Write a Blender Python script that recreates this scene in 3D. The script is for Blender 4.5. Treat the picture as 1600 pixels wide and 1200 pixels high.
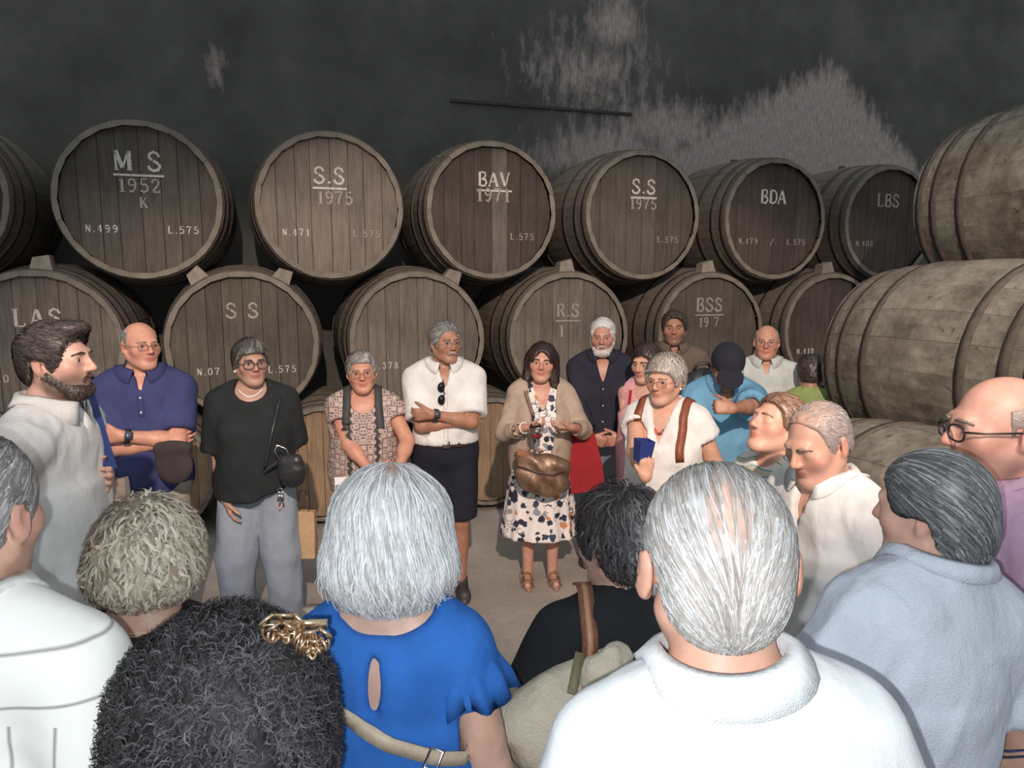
import bpy, math, random
import numpy as np
from mathutils import Vector, Matrix
random.seed(7); RNG = np.random.default_rng(7)
for o in list(bpy.data.objects): bpy.data.objects.remove(o, do_unlink=True)
scene = bpy.context.scene
COL = scene.collection
# ------------------------------------------------------------------ camera, world, flash, exposure
F_PX = 1150.0; CAM_H = 1.95; PITCH = math.atan((600-440)/F_PX)
cam_data = bpy.data.cameras.new('camera'); cam = bpy.data.objects.new('camera', cam_data); COL.objects.link(cam)
cam_data.sensor_width = 36; cam_data.lens = 36*F_PX/1600; cam_data.clip_start = 0.05
cam.location = (0, 0, CAM_H); cam.rotation_euler = (math.pi/2-PITCH, 0, 0)
scene.camera = cam
world = bpy.data.worlds.new('cellar_ambient'); scene.world = world; world.use_nodes = True
bg = world.node_tree.nodes['Background']; bg.inputs[0].default_value = (0.86, 0.945, 1.0, 1); bg.inputs[1].default_value = 0.50
fl = bpy.data.lights.new('phone_flash', 'POINT'); fl.energy = 60.0; fl.shadow_soft_size = 0.006; fl.color = (0.90, 0.96, 1.0)
flo = bpy.data.objects.new('phone_flash', fl); COL.objects.link(flo); flo.location = (-0.03, 0.0, CAM_H-0.028)
# a warm ceiling spotlight behind the visitors, its beam on the guests before the casks
LAMP = Vector((0.45, -2.5, 4.6)); AIM = Vector((0.35, 5.6, 1.10))
sl_ = bpy.data.lights.new('ceiling_spotlight', 'SPOT'); sl_.energy = 2300; sl_.color = (1.0, 0.80, 0.68); sl_.spot_size = math.radians(31); sl_.spot_blend = 0.55; sl_.shadow_soft_size = 0.05
slo = bpy.data.objects.new('ceiling_spotlight', sl_); COL.objects.link(slo); slo.location = LAMP; slo.rotation_euler = (AIM-LAMP).to_track_quat('-Z', 'Y').to_euler(); slo.scale = (1.95, 1, 1)
vs = scene.view_settings; vs.view_transform = 'Standard'; vs.look = 'None'; vs.gamma = 1.0; vs.use_curve_mapping = False; vs.exposure = 0.0

def at(px, py, y):
    """world point seen at pixel (px,py) of the 1600x1200 frame, at horizontal distance y"""
    u = (px-800)/F_PX; v = (600-py)/F_PX
    c, s = math.cos(PITCH), math.sin(PITCH)
    dy = c + v*s; dz = -s + v*c
    t = y/dy
    return np.array([u*t, y, CAM_H + dz*t])

# ------------------------------------------------------------------ tagging helpers
def empty(name, loc=(0,0,0), rz=0.0):
    o = bpy.data.objects.new(name, None); COL.objects.link(o); o.location = loc; o.rotation_euler = (0,0,rz)
    o.empty_display_size = 0.1
    return o
def tag(o, label=None, cat=None, group=None, kind=None):
    if label: o['label'] = label
    if cat: o['category'] = cat
    if group: o['group'] = group
    if kind: o['kind'] = kind
    return o
def mesh_obj(name, verts, faces, mat, parent=None, smooth=True, col=None):
    me = bpy.data.meshes.new(name)
    verts = np.asarray(verts, dtype=np.float32)
    if isinstance(faces, np.ndarray):
        n, k = faces.shape
        me.vertices.add(len(verts)); me.vertices.foreach_set('co', verts.ravel())
        me.loops.add(n*k); me.loops.foreach_set('vertex_index', faces.ravel().astype(np.int32))
        me.polygons.add(n); me.polygons.foreach_set('loop_start', np.arange(0, n*k, k, dtype=np.int32))
        me.update(calc_edges=True)
    else:
        me.from_pydata(verts.tolist(), [], faces); me.update()
    me.validate()
    me.polygons.foreach_set('use_smooth', np.full(len(me.polygons), bool(smooth)))
    if col is not None:
        a = me.color_attributes.new('Col', 'FLOAT_COLOR', 'POINT')
        c4 = np.ones((len(verts), 4), np.float32); c4[:, :3] = col
        a.data.foreach_set('color', c4.ravel())
    if mat: me.materials.append(mat)
    o = bpy.data.objects.new(name, me); COL.objects.link(o)
    if parent: o.parent = parent
    return o
class MB:
    """collects simple shapes into one mesh"""
    def __init__(s): s.v = []; s.f = []; s.c = []
    def add(s, v, f, col=(1,1,1)):
        b = len(s.v); s.v += [tuple(map(float, q)) for q in v]; s.f += [tuple(b+i for i in q) for q in f]; s.c += [tuple(col)]*len(v)
    def box(s, c, d, R=None, col=(1,1,1)):
        c = np.array(c, float); d = np.array(d, float)/2; R = np.eye(3) if R is None else np.array(R)
        v = [c+R@(d*np.array(q)) for q in [(-1,-1,-1),(1,-1,-1),(1,1,-1),(-1,1,-1),(-1,-1,1),(1,-1,1),(1,1,1),(-1,1,1)]]
        s.add(v, [(0,3,2,1),(4,5,6,7),(0,1,5,4),(1,2,6,5),(2,3,7,6),(3,0,4,7)], col)
    def tube(s, pts, r, n=8, col=(1,1,1), closed=False, flat=1.0, up=None):
        pts = np.array(pts, float); m = len(pts); rr = np.full(m, r) if np.isscalar(r) else np.array(r)
        V = []
        prev = None
        for i in range(m):
            a = pts[(i-1) % m] if (closed or i > 0) else pts[i]; b = pts[(i+1) % m] if (closed or i < m-1) else pts[i]
            t = b-a; t /= np.linalg.norm(t)+1e-12
            if up is not None: ref = np.array(up[i] if np.ndim(up) == 2 else up, float)
            else: ref = prev if prev is not None else (np.array([0,0,1.]) if abs(t[2]) < .9 else np.array([1.,0,0]))
            x = ref-t*np.dot(ref, t); x /= np.linalg.norm(x)+1e-12; y = np.cross(t, x); prev = x
            for k in range(n):
                A = 2*math.pi*k/n
                V.append(pts[i]+rr[i]*(x*math.cos(A)*flat+y*math.sin(A)))
        Fc = []
        for i in range(m if closed else m-1):
            j = (i+1) % m
            for k in range(n): Fc.append((i*n+k, i*n+(k+1) % n, j*n+(k+1) % n, j*n+k))
        if not closed: Fc += [tuple(range(n-1, -1, -1)), tuple((m-1)*n+k for k in range(n))]
        s.add(V, Fc, col)
    def strap(s, pts, nrm, w, th, col=(1,1,1), closed=False):
        """flat band: pts polyline, nrm outward normal per point, width w, thickness th"""
        pts = np.array(pts, float); nrm = np.array(nrm, float); m = len(pts); V = []
        for i in range(m):
            a = pts[(i-1) % m] if (closed or i > 0) else pts[i]; b = pts[(i+1) % m] if (closed or i < m-1) else pts[i]
            t = b-a; t /= np.linalg.norm(t)+1e-12; n_ = nrm[i]-t*np.dot(nrm[i], t); n_ /= np.linalg.norm(n_)+1e-12; sd = np.cross(t, n_)
            for q in [(-w/2, 0), (w/2, 0), (w/2, th), (-w/2, th)]: V.append(pts[i]+sd*q[0]+n_*q[1])
        Fc = []
        for i in range(m if closed else m-1):
            j = (i+1) % m
            for k in range(4): Fc.append((i*4+k, i*4+(k+1) % 4, j*4+(k+1) % 4, j*4+k))
        if not closed: Fc += [(3,2,1,0), tuple((m-1)*4+k for k in range(4))]
        s.add(V, Fc, col)
    def ball(s, c, r, nu=10, nv=7, col=(1,1,1)):
        c = np.array(c, float); r = np.array([r]*3 if np.isscalar(r) else r, float); V = [c+r*np.array([0,0,1.])]
        for j in range(1, nv):
            for i in range(nu):
                t = math.pi*j/nv; p = 2*math.pi*i/nu
                V.append(c+r*np.array([math.sin(t)*math.cos(p), math.sin(t)*math.sin(p), math.cos(t)]))
        V.append(c-r*np.array([0,0,1.])); Fc = []
        for i in range(nu): Fc.append((0, 1+i, 1+(i+1) % nu))
        for j in range(nv-2):
            for i in range(nu):
                a = 1+j*nu+i; b = 1+j*nu+(i+1) % nu; Fc.append((a, a+nu, b+nu, b))
        L = len(V)-1
        for i in range(nu): Fc.append((L, L-nu+(i+1) % nu, L-nu+i))
        s.add(V, Fc, col)
    def lathe(s, prof, n=24, c=(0,0,0), col=(1,1,1)):
        m = len(prof); V = []
        for (r, z) in prof:
            for k in range(n):
                A = 2*math.pi*k/n; V.append((c[0]+r*math.cos(A), c[1]+r*math.sin(A), c[2]+z))
        Fc = [(i*n+k, i*n+(k+1) % n, (i+1)*n+(k+1) % n, (i+1)*n+k) for i in range(m-1) for k in range(n)]
        s.add(V, Fc, col)
    def build(s, name, mat, parent=None, smooth=True, M=None, origin=None):
        v = np.array(s.v)
        if M is not None: v = v@M[:3,:3].T+M[:3,3]
        if origin is not None: v = v-np.array(origin)
        return mesh_obj(name, v, s.f, mat, parent, smooth, np.array(s.c))

# ------------------------------------------------------------------ materials
def new_mat(name):
    m = bpy.data.materials.new(name); m.use_nodes = True; nt = m.node_tree; b = nt.nodes['Principled BSDF']
    return m, nt, b
def N(nt, typ, **kw):
    n = nt.nodes.new(typ)
    for k, v in kw.items():
        if hasattr(n, k) and k not in n.inputs: setattr(n, k, v)
        else: n.inputs[k].default_value = v
    return n
def c4(c): return (c[0], c[1], c[2], 1)
def srgb(r, g, b):
    f = lambda u: (u/255/12.92) if u/255 <= 0.04045 else ((u/255+0.055)/1.055)**2.4
    return (f(r), f(g), f(b))
def noise(nt, scale, detail=4, rough=0.55, coord='Object', vec=None, stretch=None):
    tc = N(nt, 'ShaderNodeTexCoord'); src = vec or tc.outputs[coord]
    if stretch:
        mp = N(nt, 'ShaderNodeMapping'); mp.inputs['Scale'].default_value = stretch; nt.links.new(src, mp.inputs[0]); src = mp.outputs[0]
    n = N(nt, 'ShaderNodeTexNoise'); n.inputs['Scale'].default_value = scale; n.inputs['Detail'].default_value = detail; n.inputs['Roughness'].default_value = rough
    nt.links.new(src, n.inputs['Vector']); return n
def ramp(nt, src, stops):
    r = N(nt, 'ShaderNodeValToRGB'); cr = r.color_ramp
    while len(cr.elements) < len(stops): cr.elements.new(0.5)
    for e, (p, c) in zip(cr.elements, stops): e.position = p; e.color = c4(c)
    nt.links.new(src, r.inputs[0]); return r
def mixc(nt, fac, a, b, mode='MIX'):
    m = N(nt, 'ShaderNodeMix', data_type='RGBA', blend_type=mode)
    for sock, v in ((m.inputs[0], fac), (m.inputs[6], a), (m.inputs[7], b)):
        if hasattr(v, 'is_linked') or hasattr(v, 'node'): nt.links.new(v, sock)
        elif isinstance(v, (int, float)): sock.default_value = v
        else: sock.default_value = c4(v)
    return m.outputs[2]
def bump(nt, b, h, strength=0.3, dist=0.01):
    n = N(nt, 'ShaderNodeBump'); n.inputs['Strength'].default_value = strength; n.inputs['Distance'].default_value = dist
    nt.links.new(h, n.inputs['Height']); nt.links.new(n.outputs[0], b.inputs['Normal'])
MATS = {}
def cloth(name, c, rough=0.85, var=0.12, weave=600, fold=0.25):
    if name in MATS: return MATS[name]
    m, nt, b = new_mat(name)
    n = noise(nt, 9, 3); r = ramp(nt, n.outputs[0], [(0.3, tuple(v*(1-var) for v in c)), (0.7, tuple(min(1, v*(1+var*.5)) for v in c))])
    nt.links.new(r.outputs[0], b.inputs['Base Color']); b.inputs['Roughness'].default_value = rough
    b.inputs['Specular IOR Level'].default_value = 0.25
    w = noise(nt, weave, 1); f = noise(nt, 11, 3, .5, stretch=(1.0, 1.0, .55)); mx = N(nt, 'ShaderNodeMath', operation='MULTIPLY_ADD'); mx.inputs[1].default_value = 0.12
    nt.links.new(w.outputs[0], mx.inputs[0]); nt.links.new(f.outputs[0], mx.inputs[2])
    bump(nt, b, mx.outputs[0], min(1, fold*2.6), 0.03)
    MATS[name] = m; return m
def plain(name, c, rough=0.5, metal=0.0, bumpy=0.0, scale=60, var=0.1):
    if name in MATS: return MATS[name]
    m, nt, b = new_mat(name); n = noise(nt, scale, 3)
    r = ramp(nt, n.outputs[0], [(0.3, tuple(v*(1-var) for v in c)), (0.7, tuple(min(1, v*(1+var)) for v in c))])
    nt.links.new(r.outputs[0], b.inputs['Base Color']); b.inputs['Roughness'].default_value = rough; b.inputs['Metallic'].default_value = metal
    if bumpy: bump(nt, b, n.outputs[0], bumpy, 0.01)
    MATS[name] = m; return m
def attr_mat(name, rough=0.5, var=0.12, scale=40, spec=0.4, bumpy=0.1, bscale=300, sss=0.0):
    if name in MATS: return MATS[name]
    m, nt, b = new_mat(name); a = N(nt, 'ShaderNodeAttribute', attribute_name='Col'); n = noise(nt, scale, 3)
    r = ramp(nt, n.outputs[0], [(0.3, (1-var,)*3), (0.7, (1+var*.3,)*3)])
    o = mixc(nt, 1.0, a.outputs['Color'], r.outputs[0], 'MULTIPLY'); nt.links.new(o, b.inputs['Base Color'])
    b.inputs['Roughness'].default_value = rough; b.inputs['Specular IOR Level'].default_value = spec
    if bumpy:
        n2 = noise(nt, bscale, 2); bump(nt, b, n2.outputs[0], bumpy, 0.003)
    MATS[name] = m; return m
SKIN = attr_mat('skin', 0.46, 0.14, 35, 0.45, 0.15, 350)
HAIR = attr_mat('hair', 0.42, 0.2, 60, 0.5, 0.0)
HAIR_SOFT = attr_mat('frizzy_hair', 0.6, 0.2, 60, 0.3, 0.0)
EYE = attr_mat('eye', 0.1, 0.0, 10, 0.6, 0.0)
WHITEATTR = attr_mat('painted', 0.5, 0.05, 30, 0.4, 0.0)

# ------------------------------------------------------------------ signed distance modelling
class Prim:
    def __init__(s, f, lo, hi): s.f = f; s.lo = np.array(lo, float); s.hi = np.array(hi, float)
def ell(c, r, R=None):
    c = np.array(c, float); r = np.array([r]*3 if np.isscalar(r) else r, float)
    def f(X, Y, Z):
        x, y, z = X-c[0], Y-c[1], Z-c[2]
        if R is not None: x, y, z = (R[0,0]*x+R[1,0]*y+R[2,0]*z, R[0,1]*x+R[1,1]*y+R[2,1]*z, R[0,2]*x+R[1,2]*y+R[2,2]*z)
        k0 = np.sqrt((x/r[0])**2+(y/r[1])**2+(z/r[2])**2)
        k1 = np.sqrt((x/r[0]**2)**2+(y/r[1]**2)**2+(z/r[2]**2)**2)+1e-9
        return k0*(k0-1)/k1
    e = r if R is None else np.full(3, r.max())
    return Prim(f, c-e, c+e)
def rc(a, b, r1, r2=None):
    a = np.array(a, float); b = np.array(b, float); r2 = r1 if r2 is None else r2; ba = b-a; l2 = ba@ba+1e-12
    def f(X, Y, Z):
        x, y, z = X-a[0], Y-a[1], Z-a[2]
        t = np.clip((x*ba[0]+y*ba[1]+z*ba[2])/l2, 0, 1)
        return np.sqrt((x-ba[0]*t)**2+(y-ba[1]*t)**2+(z-ba[2]*t)**2)-(r1+(r2-r1)*t)
    m = max(r1, r2); return Prim(f, np.minimum(a, b)-m, np.maximum(a, b)+m)
def cut_prim(p, o, n):
    """p intersected with the half space dot(x-o,n)<0"""
    o = np.array(o, float); n = np.array(n, float)/np.linalg.norm(n)
    return Prim(lambda X, Y, Z: np.maximum(p.f(X, Y, Z), (X-o[0])*n[0]+(Y-o[1])*n[1]+(Z-o[2])*n[2]), p.lo, p.hi)
def offset(p, d): return Prim(lambda X, Y, Z: p.f(X, Y, Z)-d, p.lo-d, p.hi+d)
def framed(p, R, c, s=1.0):
    c = np.array(c, float); R = np.array(R)
    def f(X, Y, Z):
        x, y, z = (X-c[0])/s, (Y-c[1])/s, (Z-c[2])/s
        return p.f(R[0,0]*x+R[1,0]*y+R[2,0]*z, R[0,1]*x+R[1,1]*y+R[2,1]*z, R[0,2]*x+R[1,2]*y+R[2,2]*z)*s
    cs = np.array([[ (p.lo, p.hi)[i][0], (p.lo, p.hi)[j][1], (p.lo, p.hi)[k][2]] for i in (0,1) for j in (0,1) for k in (0,1)])
    w = (cs*s)@R.T+c
    return Prim(f, w.min(0), w.max(0))
class Field:
    def __init__(s, lo, hi, h):
        s.h = h; s.lo = np.array(lo, float); n = np.maximum(((np.array(hi)-s.lo)/h).astype(int)+2, 4)
        s.ax = [s.lo[i]+h*np.arange(n[i]) for i in range(3)]
        s.F = np.full(n, 0.3, np.float32)
    def win(s, p, m):
        sl = []
        for i in range(3):
            a = int(np.searchsorted(s.ax[i], p.lo[i]-m)); b = int(np.searchsorted(s.ax[i], p.hi[i]+m))
            if b <= a: return None
            sl.append(slice(a, b))
        return tuple(sl)
    def ev(s, p, sl):
        return p.f(s.ax[0][sl[0]][:,None,None], s.ax[1][sl[1]][None,:,None], s.ax[2][sl[2]][None,None,:])
    def add(s, p, k=0.02):
        sl = s.win(p, k+3*s.h+0.02)
        if sl is None: return s
        d = s.ev(p, sl); a = s.F[sl]; hh = np.maximum(k-np.abs(a-d), 0)/k
        s.F[sl] = np.minimum(a, d)-hh*hh*k/4; return s
    def sub(s, p, k=0.01):
        sl = s.win(p, k+3*s.h)
        if sl is None: return s
        d = -s.ev(p, sl); a = s.F[sl]; hh = np.maximum(k-np.abs(a-d), 0)/k
        s.F[sl] = np.maximum(a, d)+hh*hh*k/4; return s
    def cut(s, o, n, k=0.004):
        """keep dot(x-o,n)<0"""
        o = np.array(o, float); n = np.array(n, float); n = n/np.linalg.norm(n)
        d = (s.ax[0][:,None,None]-o[0])*n[0]+(s.ax[1][None,:,None]-o[1])*n[1]+(s.ax[2][None,None,:]-o[2])*n[2]
        s.F = np.maximum(s.F, d).astype(np.float32); return s
    def isect(s, fn):
        d = fn(s.ax[0][:,None,None], s.ax[1][None,:,None], s.ax[2][None,None,:]); s.F = np.maximum(s.F, d).astype(np.float32); return s
    def sample(s, P):
        q = (P-s.lo)/s.h; n = np.array(s.F.shape); q = np.clip(q, 0, n-1.001); i = q.astype(int); f = q-i
        r = 0
        for dx in (0,1):
            for dy in (0,1):
                for dz in (0,1):
                    w = (f[:,0] if dx else 1-f[:,0])*(f[:,1] if dy else 1-f[:,1])*(f[:,2] if dz else 1-f[:,2])
                    r = r+w*s.F[i[:,0]+dx, i[:,1]+dy, i[:,2]+dz]
        return r
    def grad(s, P):
        e = s.h*0.7; g = np.stack([s.sample(P+np.eye(3)[k]*e)-s.sample(P-np.eye(3)[k]*e) for k in range(3)], 1)
        return g/(np.linalg.norm(g, axis=1, keepdims=True)+1e-9)
    def hug(s, P, off=0.004, it=6):
        P = np.array(P, float)
        for _ in range(it):
            d = s.sample(P)-off; P = P-s.grad(P)*d[:,None]
        return P
    def march(s, P, d, off=0.004, n=160):
        """walk from P along d until the surface (plus off) is met"""
        P = np.array(P, float); d = np.array(d, float); d = d/np.linalg.norm(d); done = np.zeros(len(P), bool); st = 0.004
        for _ in range(n):
            v = s.sample(P)-off; inside = np.all((P > s.lo) & (P < [a[-1] for a in s.ax]), axis=1); done |= (v <= 0) & inside
            P = np.where(done[:,None], P, P+d*st)
        return P
    def mesh(s):
        F = s.F.copy(); F[0]=F[-1]=1e-3+np.abs(F[0]); F[-1]=np.abs(F[-1])+1e-3
        F[:,0]=np.abs(F[:,0])+1e-3; F[:,-1]=np.abs(F[:,-1])+1e-3; F[:,:,0]=np.abs(F[:,:,0])+1e-3; F[:,:,-1]=np.abs(F[:,:,-1])+1e-3
        S = F < 0
        c = np.zeros(np.array(S.shape)-1, np.int8)
        for dx in (0,1):
            for dy in (0,1):
                for dz in (0,1): c += S[dx:S.shape[0]-1+dx, dy:S.shape[1]-1+dy, dz:S.shape[2]-1+dz]
        act = (c > 0) & (c < 8); I, J, K = np.nonzero(act)
        idx = np.full(act.shape, -1, np.int64); idx[I,J,K] = np.arange(len(I))
        pos = np.zeros((len(I), 3)); cnt = np.zeros(len(I))
        cor = [(a,b,d) for a in (0,1) for b in (0,1) for d in (0,1)]
        for a in range(8):
            for b in range(a+1, 8):
                A, B = np.array(cor[a]), np.array(cor[b])
                if np.abs(A-B).sum() != 1: continue
                fa = F[I+A[0], J+A[1], K+A[2]]; fb = F[I+B[0], J+B[1], K+B[2]]
                mk = (fa < 0) != (fb < 0); t = np.where(mk, fa/np.where(mk, fa-fb, 1), 0)
                pos += np.where(mk[:,None], A[None]+(B-A)[None]*t[:,None], 0); cnt += mk
        pos = pos/cnt[:,None]+np.stack([I,J,K], 1); V = s.lo+pos*s.h
        Q = []
        sx = S[:-1,1:-1,1:-1] != S[1:,1:-1,1:-1]; i,j,k = np.nonzero(sx); j=j+1; k=k+1
        q = np.stack([idx[i,j-1,k-1], idx[i,j,k-1], idx[i,j,k], idx[i,j-1,k]], 1); fl_ = ~S[i,j,k]; q[fl_] = q[fl_][:,::-1]; Q.append(q)
        sy = S[1:-1,:-1,1:-1] != S[1:-1,1:,1:-1]; i,j,k = np.nonzero(sy); i=i+1; k=k+1
        q = np.stack([idx[i-1,j,k-1], idx[i-1,j,k], idx[i,j,k], idx[i,j,k-1]], 1); fl_ = ~S[i,j,k]; q[fl_] = q[fl_][:,::-1]; Q.append(q)
        sz = S[1:-1,1:-1,:-1] != S[1:-1,1:-1,1:]; i,j,k = np.nonzero(sz); i=i+1; j=j+1
        q = np.stack([idx[i-1,j-1,k], idx[i,j-1,k], idx[i,j,k], idx[i-1,j,k]], 1); fl_ = ~S[i,j,k]; q[fl_] = q[fl_][:,::-1]; Q.append(q)
        Q = np.concatenate(Q); 
        # relax the net a little to lose the grid steps
        e = np.concatenate([Q[:,[0,1]], Q[:,[1,2]], Q[:,[2,3]], Q[:,[3,0]]])
        for _ in range(2):
            n_ = np.bincount(e[:,0], minlength=len(V)); acc = np.stack([np.bincount(e[:,0], V[e[:,1],k], len(V)) for k in range(3)], 1)
            V = V*0.5+0.5*acc/np.maximum(n_, 1)[:,None]
        return V, Q
def vnoise(P, seed=0):
    """value noise, -1..1"""
    i = np.floor(P).astype(np.int64); f = P-i; f = f*f*(3-2*f); r = 0
    for dx in (0,1):
        for dy in (0,1):
            for dz in (0,1):
                h = ((i[:,0]+dx)*374761393+(i[:,1]+dy)*668265263+(i[:,2]+dz)*2147483647+seed*1274126177) & 0xffffffff
                h = ((h ^ (h >> 13))*1274126177) & 0xffffffff; h = ((h ^ (h >> 16)) & 0xffff)/32767.5-1
                r = r+h*(f[:,0] if dx else 1-f[:,0])*(f[:,1] if dy else 1-f[:,1])*(f[:,2] if dz else 1-f[:,2])
    return r
def join(parts):
    V, Q, C, b = [], [], [], 0
    for v, q, c in parts:
        V.append(v); Q.append(q+b); C.append(np.broadcast_to(np.asarray(c, float), v.shape)); b += len(v)
    return np.concatenate(V), np.concatenate(Q), np.concatenate(C)
def rot(ax, a):
    c, s = math.cos(a), math.sin(a)
    return np.array({'x': [[1,0,0],[0,c,-s],[0,s,c]], 'y': [[c,0,s],[0,1,0],[-s,0,c]], 'z': [[c,-s,0],[s,c,0],[0,0,1]]}[ax])
def unit(v): v = np.array(v, float); return v/(np.linalg.norm(v)+1e-12)
# ------------------------------------------------------------------ people
def wedge(zt, zb, w, y0=0.02, xoff=0.0, curve=1.0):
    """V opening in the front of a garment"""
    def f(X, Y, Z):
        t = np.clip((Z-zb)/(zt-zb), 0, 1.6)
        return np.maximum(np.maximum(np.abs(X-xoff)-w*t**curve, Y-y0), zb-Z)+0*X
    return Prim(f, (-w*1.7, -0.4, zb), (w*1.7, y0, zt+0.1))
class Person: pass
def hairline(pts):
    ys = np.array([p[0] for p in pts]); zs = np.array([p[1] for p in pts])
    return lambda X, Y, Z: (np.interp(Y, ys, zs)-Z)*0.75+0*X
def strands(fld, V, n, steps=7, length=0.05, w=0.004, P0=(0,0,.12), grav=(0,0,-1), gw=0.5, off=0.001, lift=0.004, wave=0.0, freq=6.0, jit=0.25, seed=1, stick=0.9, taper=0.8, mask=None, lenvar=0.4, follow=None, avoid=None, flat=False):
    rng = np.random.default_rng(seed)
    g = fld.grad(V); ok = (g*(V-np.array([0,.01,0]))).sum(1) > 0
    if mask is not None: ok &= mask(V)
    cand = np.nonzero(ok)[0]
    if len(cand) == 0: cand = np.arange(len(V))
    p = V[rng.choice(cand, n)]+rng.normal(0, 0.001, (n, 3))
    L = length*(1-lenvar+2*lenvar*rng.random(n)*0.75); ds = (L/steps)[:,None]; P0 = np.array(P0, float); grav = np.array(grav, float)
    ph = rng.random(n)*6.28; o0 = off*rng.random(n); jv = rng.normal(0, jit, (n, 3)); path = [p]; gs = [fld.grad(p)]
    for m in range(steps):
        g = fld.grad(p); v = (p-P0); v = v/(np.linalg.norm(v, axis=1, keepdims=True)+1e-9)+grav*gw+jv
        if follow is not None: v = follow(p)+jv
        v -= g*(g*v).sum(1)[:,None]*stick; v /= np.linalg.norm(v, axis=1, keepdims=True)+1e-9
        p = p+v*ds; t = (m+1)/steps; d = fld.sample(p); p = p-fld.grad(p)*np.clip(d-(o0+lift*t*t), -.02, .02)[:,None]*stick
        path.append(p); gs.append(fld.grad(p))
    Pa = np.stack(path, 1); G = np.stack(gs, 1)
    if avoid is not None:
        hit = ((((Pa-np.array(avoid[0]))/np.array(avoid[1]))**2).sum(2) < 1).any(1) & (rng.random(n) < avoid[2]); Pa = Pa[~hit]; G = G[~hit]; ph = ph[~hit]; n = len(Pa)
    T = np.gradient(Pa, axis=1); T /= np.linalg.norm(T, axis=2, keepdims=True)+1e-9
    Sd = np.cross(G, T); Sd /= np.linalg.norm(Sd, axis=2, keepdims=True)+1e-9
    t = np.linspace(0, 1, steps+1)[None,:]
    if wave: Pa = Pa+wave*(Sd*np.sin(ph[:,None]+freq*t)[...,None]+G*(0.6+0.6*np.cos(ph[:,None]+freq*t))[...,None])*np.minimum(1, t*2)[...,None]
    ww = w*(0.6+0.8*rng.random(n))[:,None]*(1-taper*np.abs(t-0.25)**1.5)
    if flat:
        A = np.stack([Pa-Sd*ww[...,None]/2, Pa+Sd*ww[...,None]/2+G*ww[...,None]*.2], 2); M = steps+1
        base = (np.arange(n)*M*2)[:,None]+(np.arange(steps)*2)[None,:]
        return A.reshape(-1, 3), np.stack([base, base+1, base+3, base+2], -1).reshape(-1, 4), n, M*2
    A = np.stack([Pa-Sd*ww[...,None]/2-G*0.0008, Pa+G*ww[...,None]*0.16, Pa+Sd*ww[...,None]/2-G*0.0008], 2)
    verts = A.reshape(-1, 3); M = steps+1
    base = (np.arange(n)*M*3)[:,None,None]+(np.arange(steps)*3)[None,:,None]+np.arange(2)[None,None,:]
    q = np.stack([base, base+1, base+4, base+3], -1).reshape(-1, 4)
    return verts, q, n, M*3
def hair_mesh(st, hs):
    """hair (or a beard) in head space: base volume plus strands"""
    lo, hi = st.get('lo', (-.13,-.15,-.14)), st.get('hi', (.13,.16,.15)); h = st.get('h', 0.005)
    f = Field(lo, hi, h); th = st.get('th', 0.01)
    if st.get('cap', True):
        f.add(ell((0,.012,.03), (.076+th, .095+th, .085+th*st.get('top', 1.0))), .01)
        f.add(ell((0,.035,-.02), (.066+th*.8, .07+th*.6, .07)), .02)
    for p, k in st.get('add', []): f.add(p, k)
    if 'line' in st: f.isect(hairline(st['line']))
    for p, k in st.get('sub', []): f.sub(p, k)
    V, Q = f.mesh()
    amp = st.get('amp', 0.003); sc = st.get('nscale', 60)
    if amp: V = V+f.grad(V)*(vnoise(V*sc, 3)*amp+vnoise(V*sc*.4, 5)*amp)[:,None]
    cols = [np.array(c) for c in st['cols']]; rng = np.random.default_rng(st.get('seed', 1))
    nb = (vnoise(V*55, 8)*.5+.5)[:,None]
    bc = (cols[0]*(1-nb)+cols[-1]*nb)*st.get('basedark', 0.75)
    for (pc, pr_, pcol) in st.get('patch', []):
        w_ = np.clip(1.5*np.exp(-(((V-np.array(pc))/np.array(pr_))**2).sum(1)+.35*vnoise(V*70, 21)), 0, 1)[:,None]; bc = bc*(1-w_)+np.array(pcol)*w_
    parts = [(V, Q, bc)]
    for s in st.get('strands', []):
        s = dict(s); ci = s.pop('cols', cols); v, q, n, per = strands(f, V, **s)
        w = rng.random((n, 1)); i0 = rng.integers(0, len(ci), n); i1 = rng.integers(0, len(ci), n); ca = np.array(ci)
        cc = ca[i0]*w+ca[i1]*(1-w); parts.append((v, q, np.repeat(cc, per, 0)))
    V, Q, C = join(parts)
    return V*hs, Q, C
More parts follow.
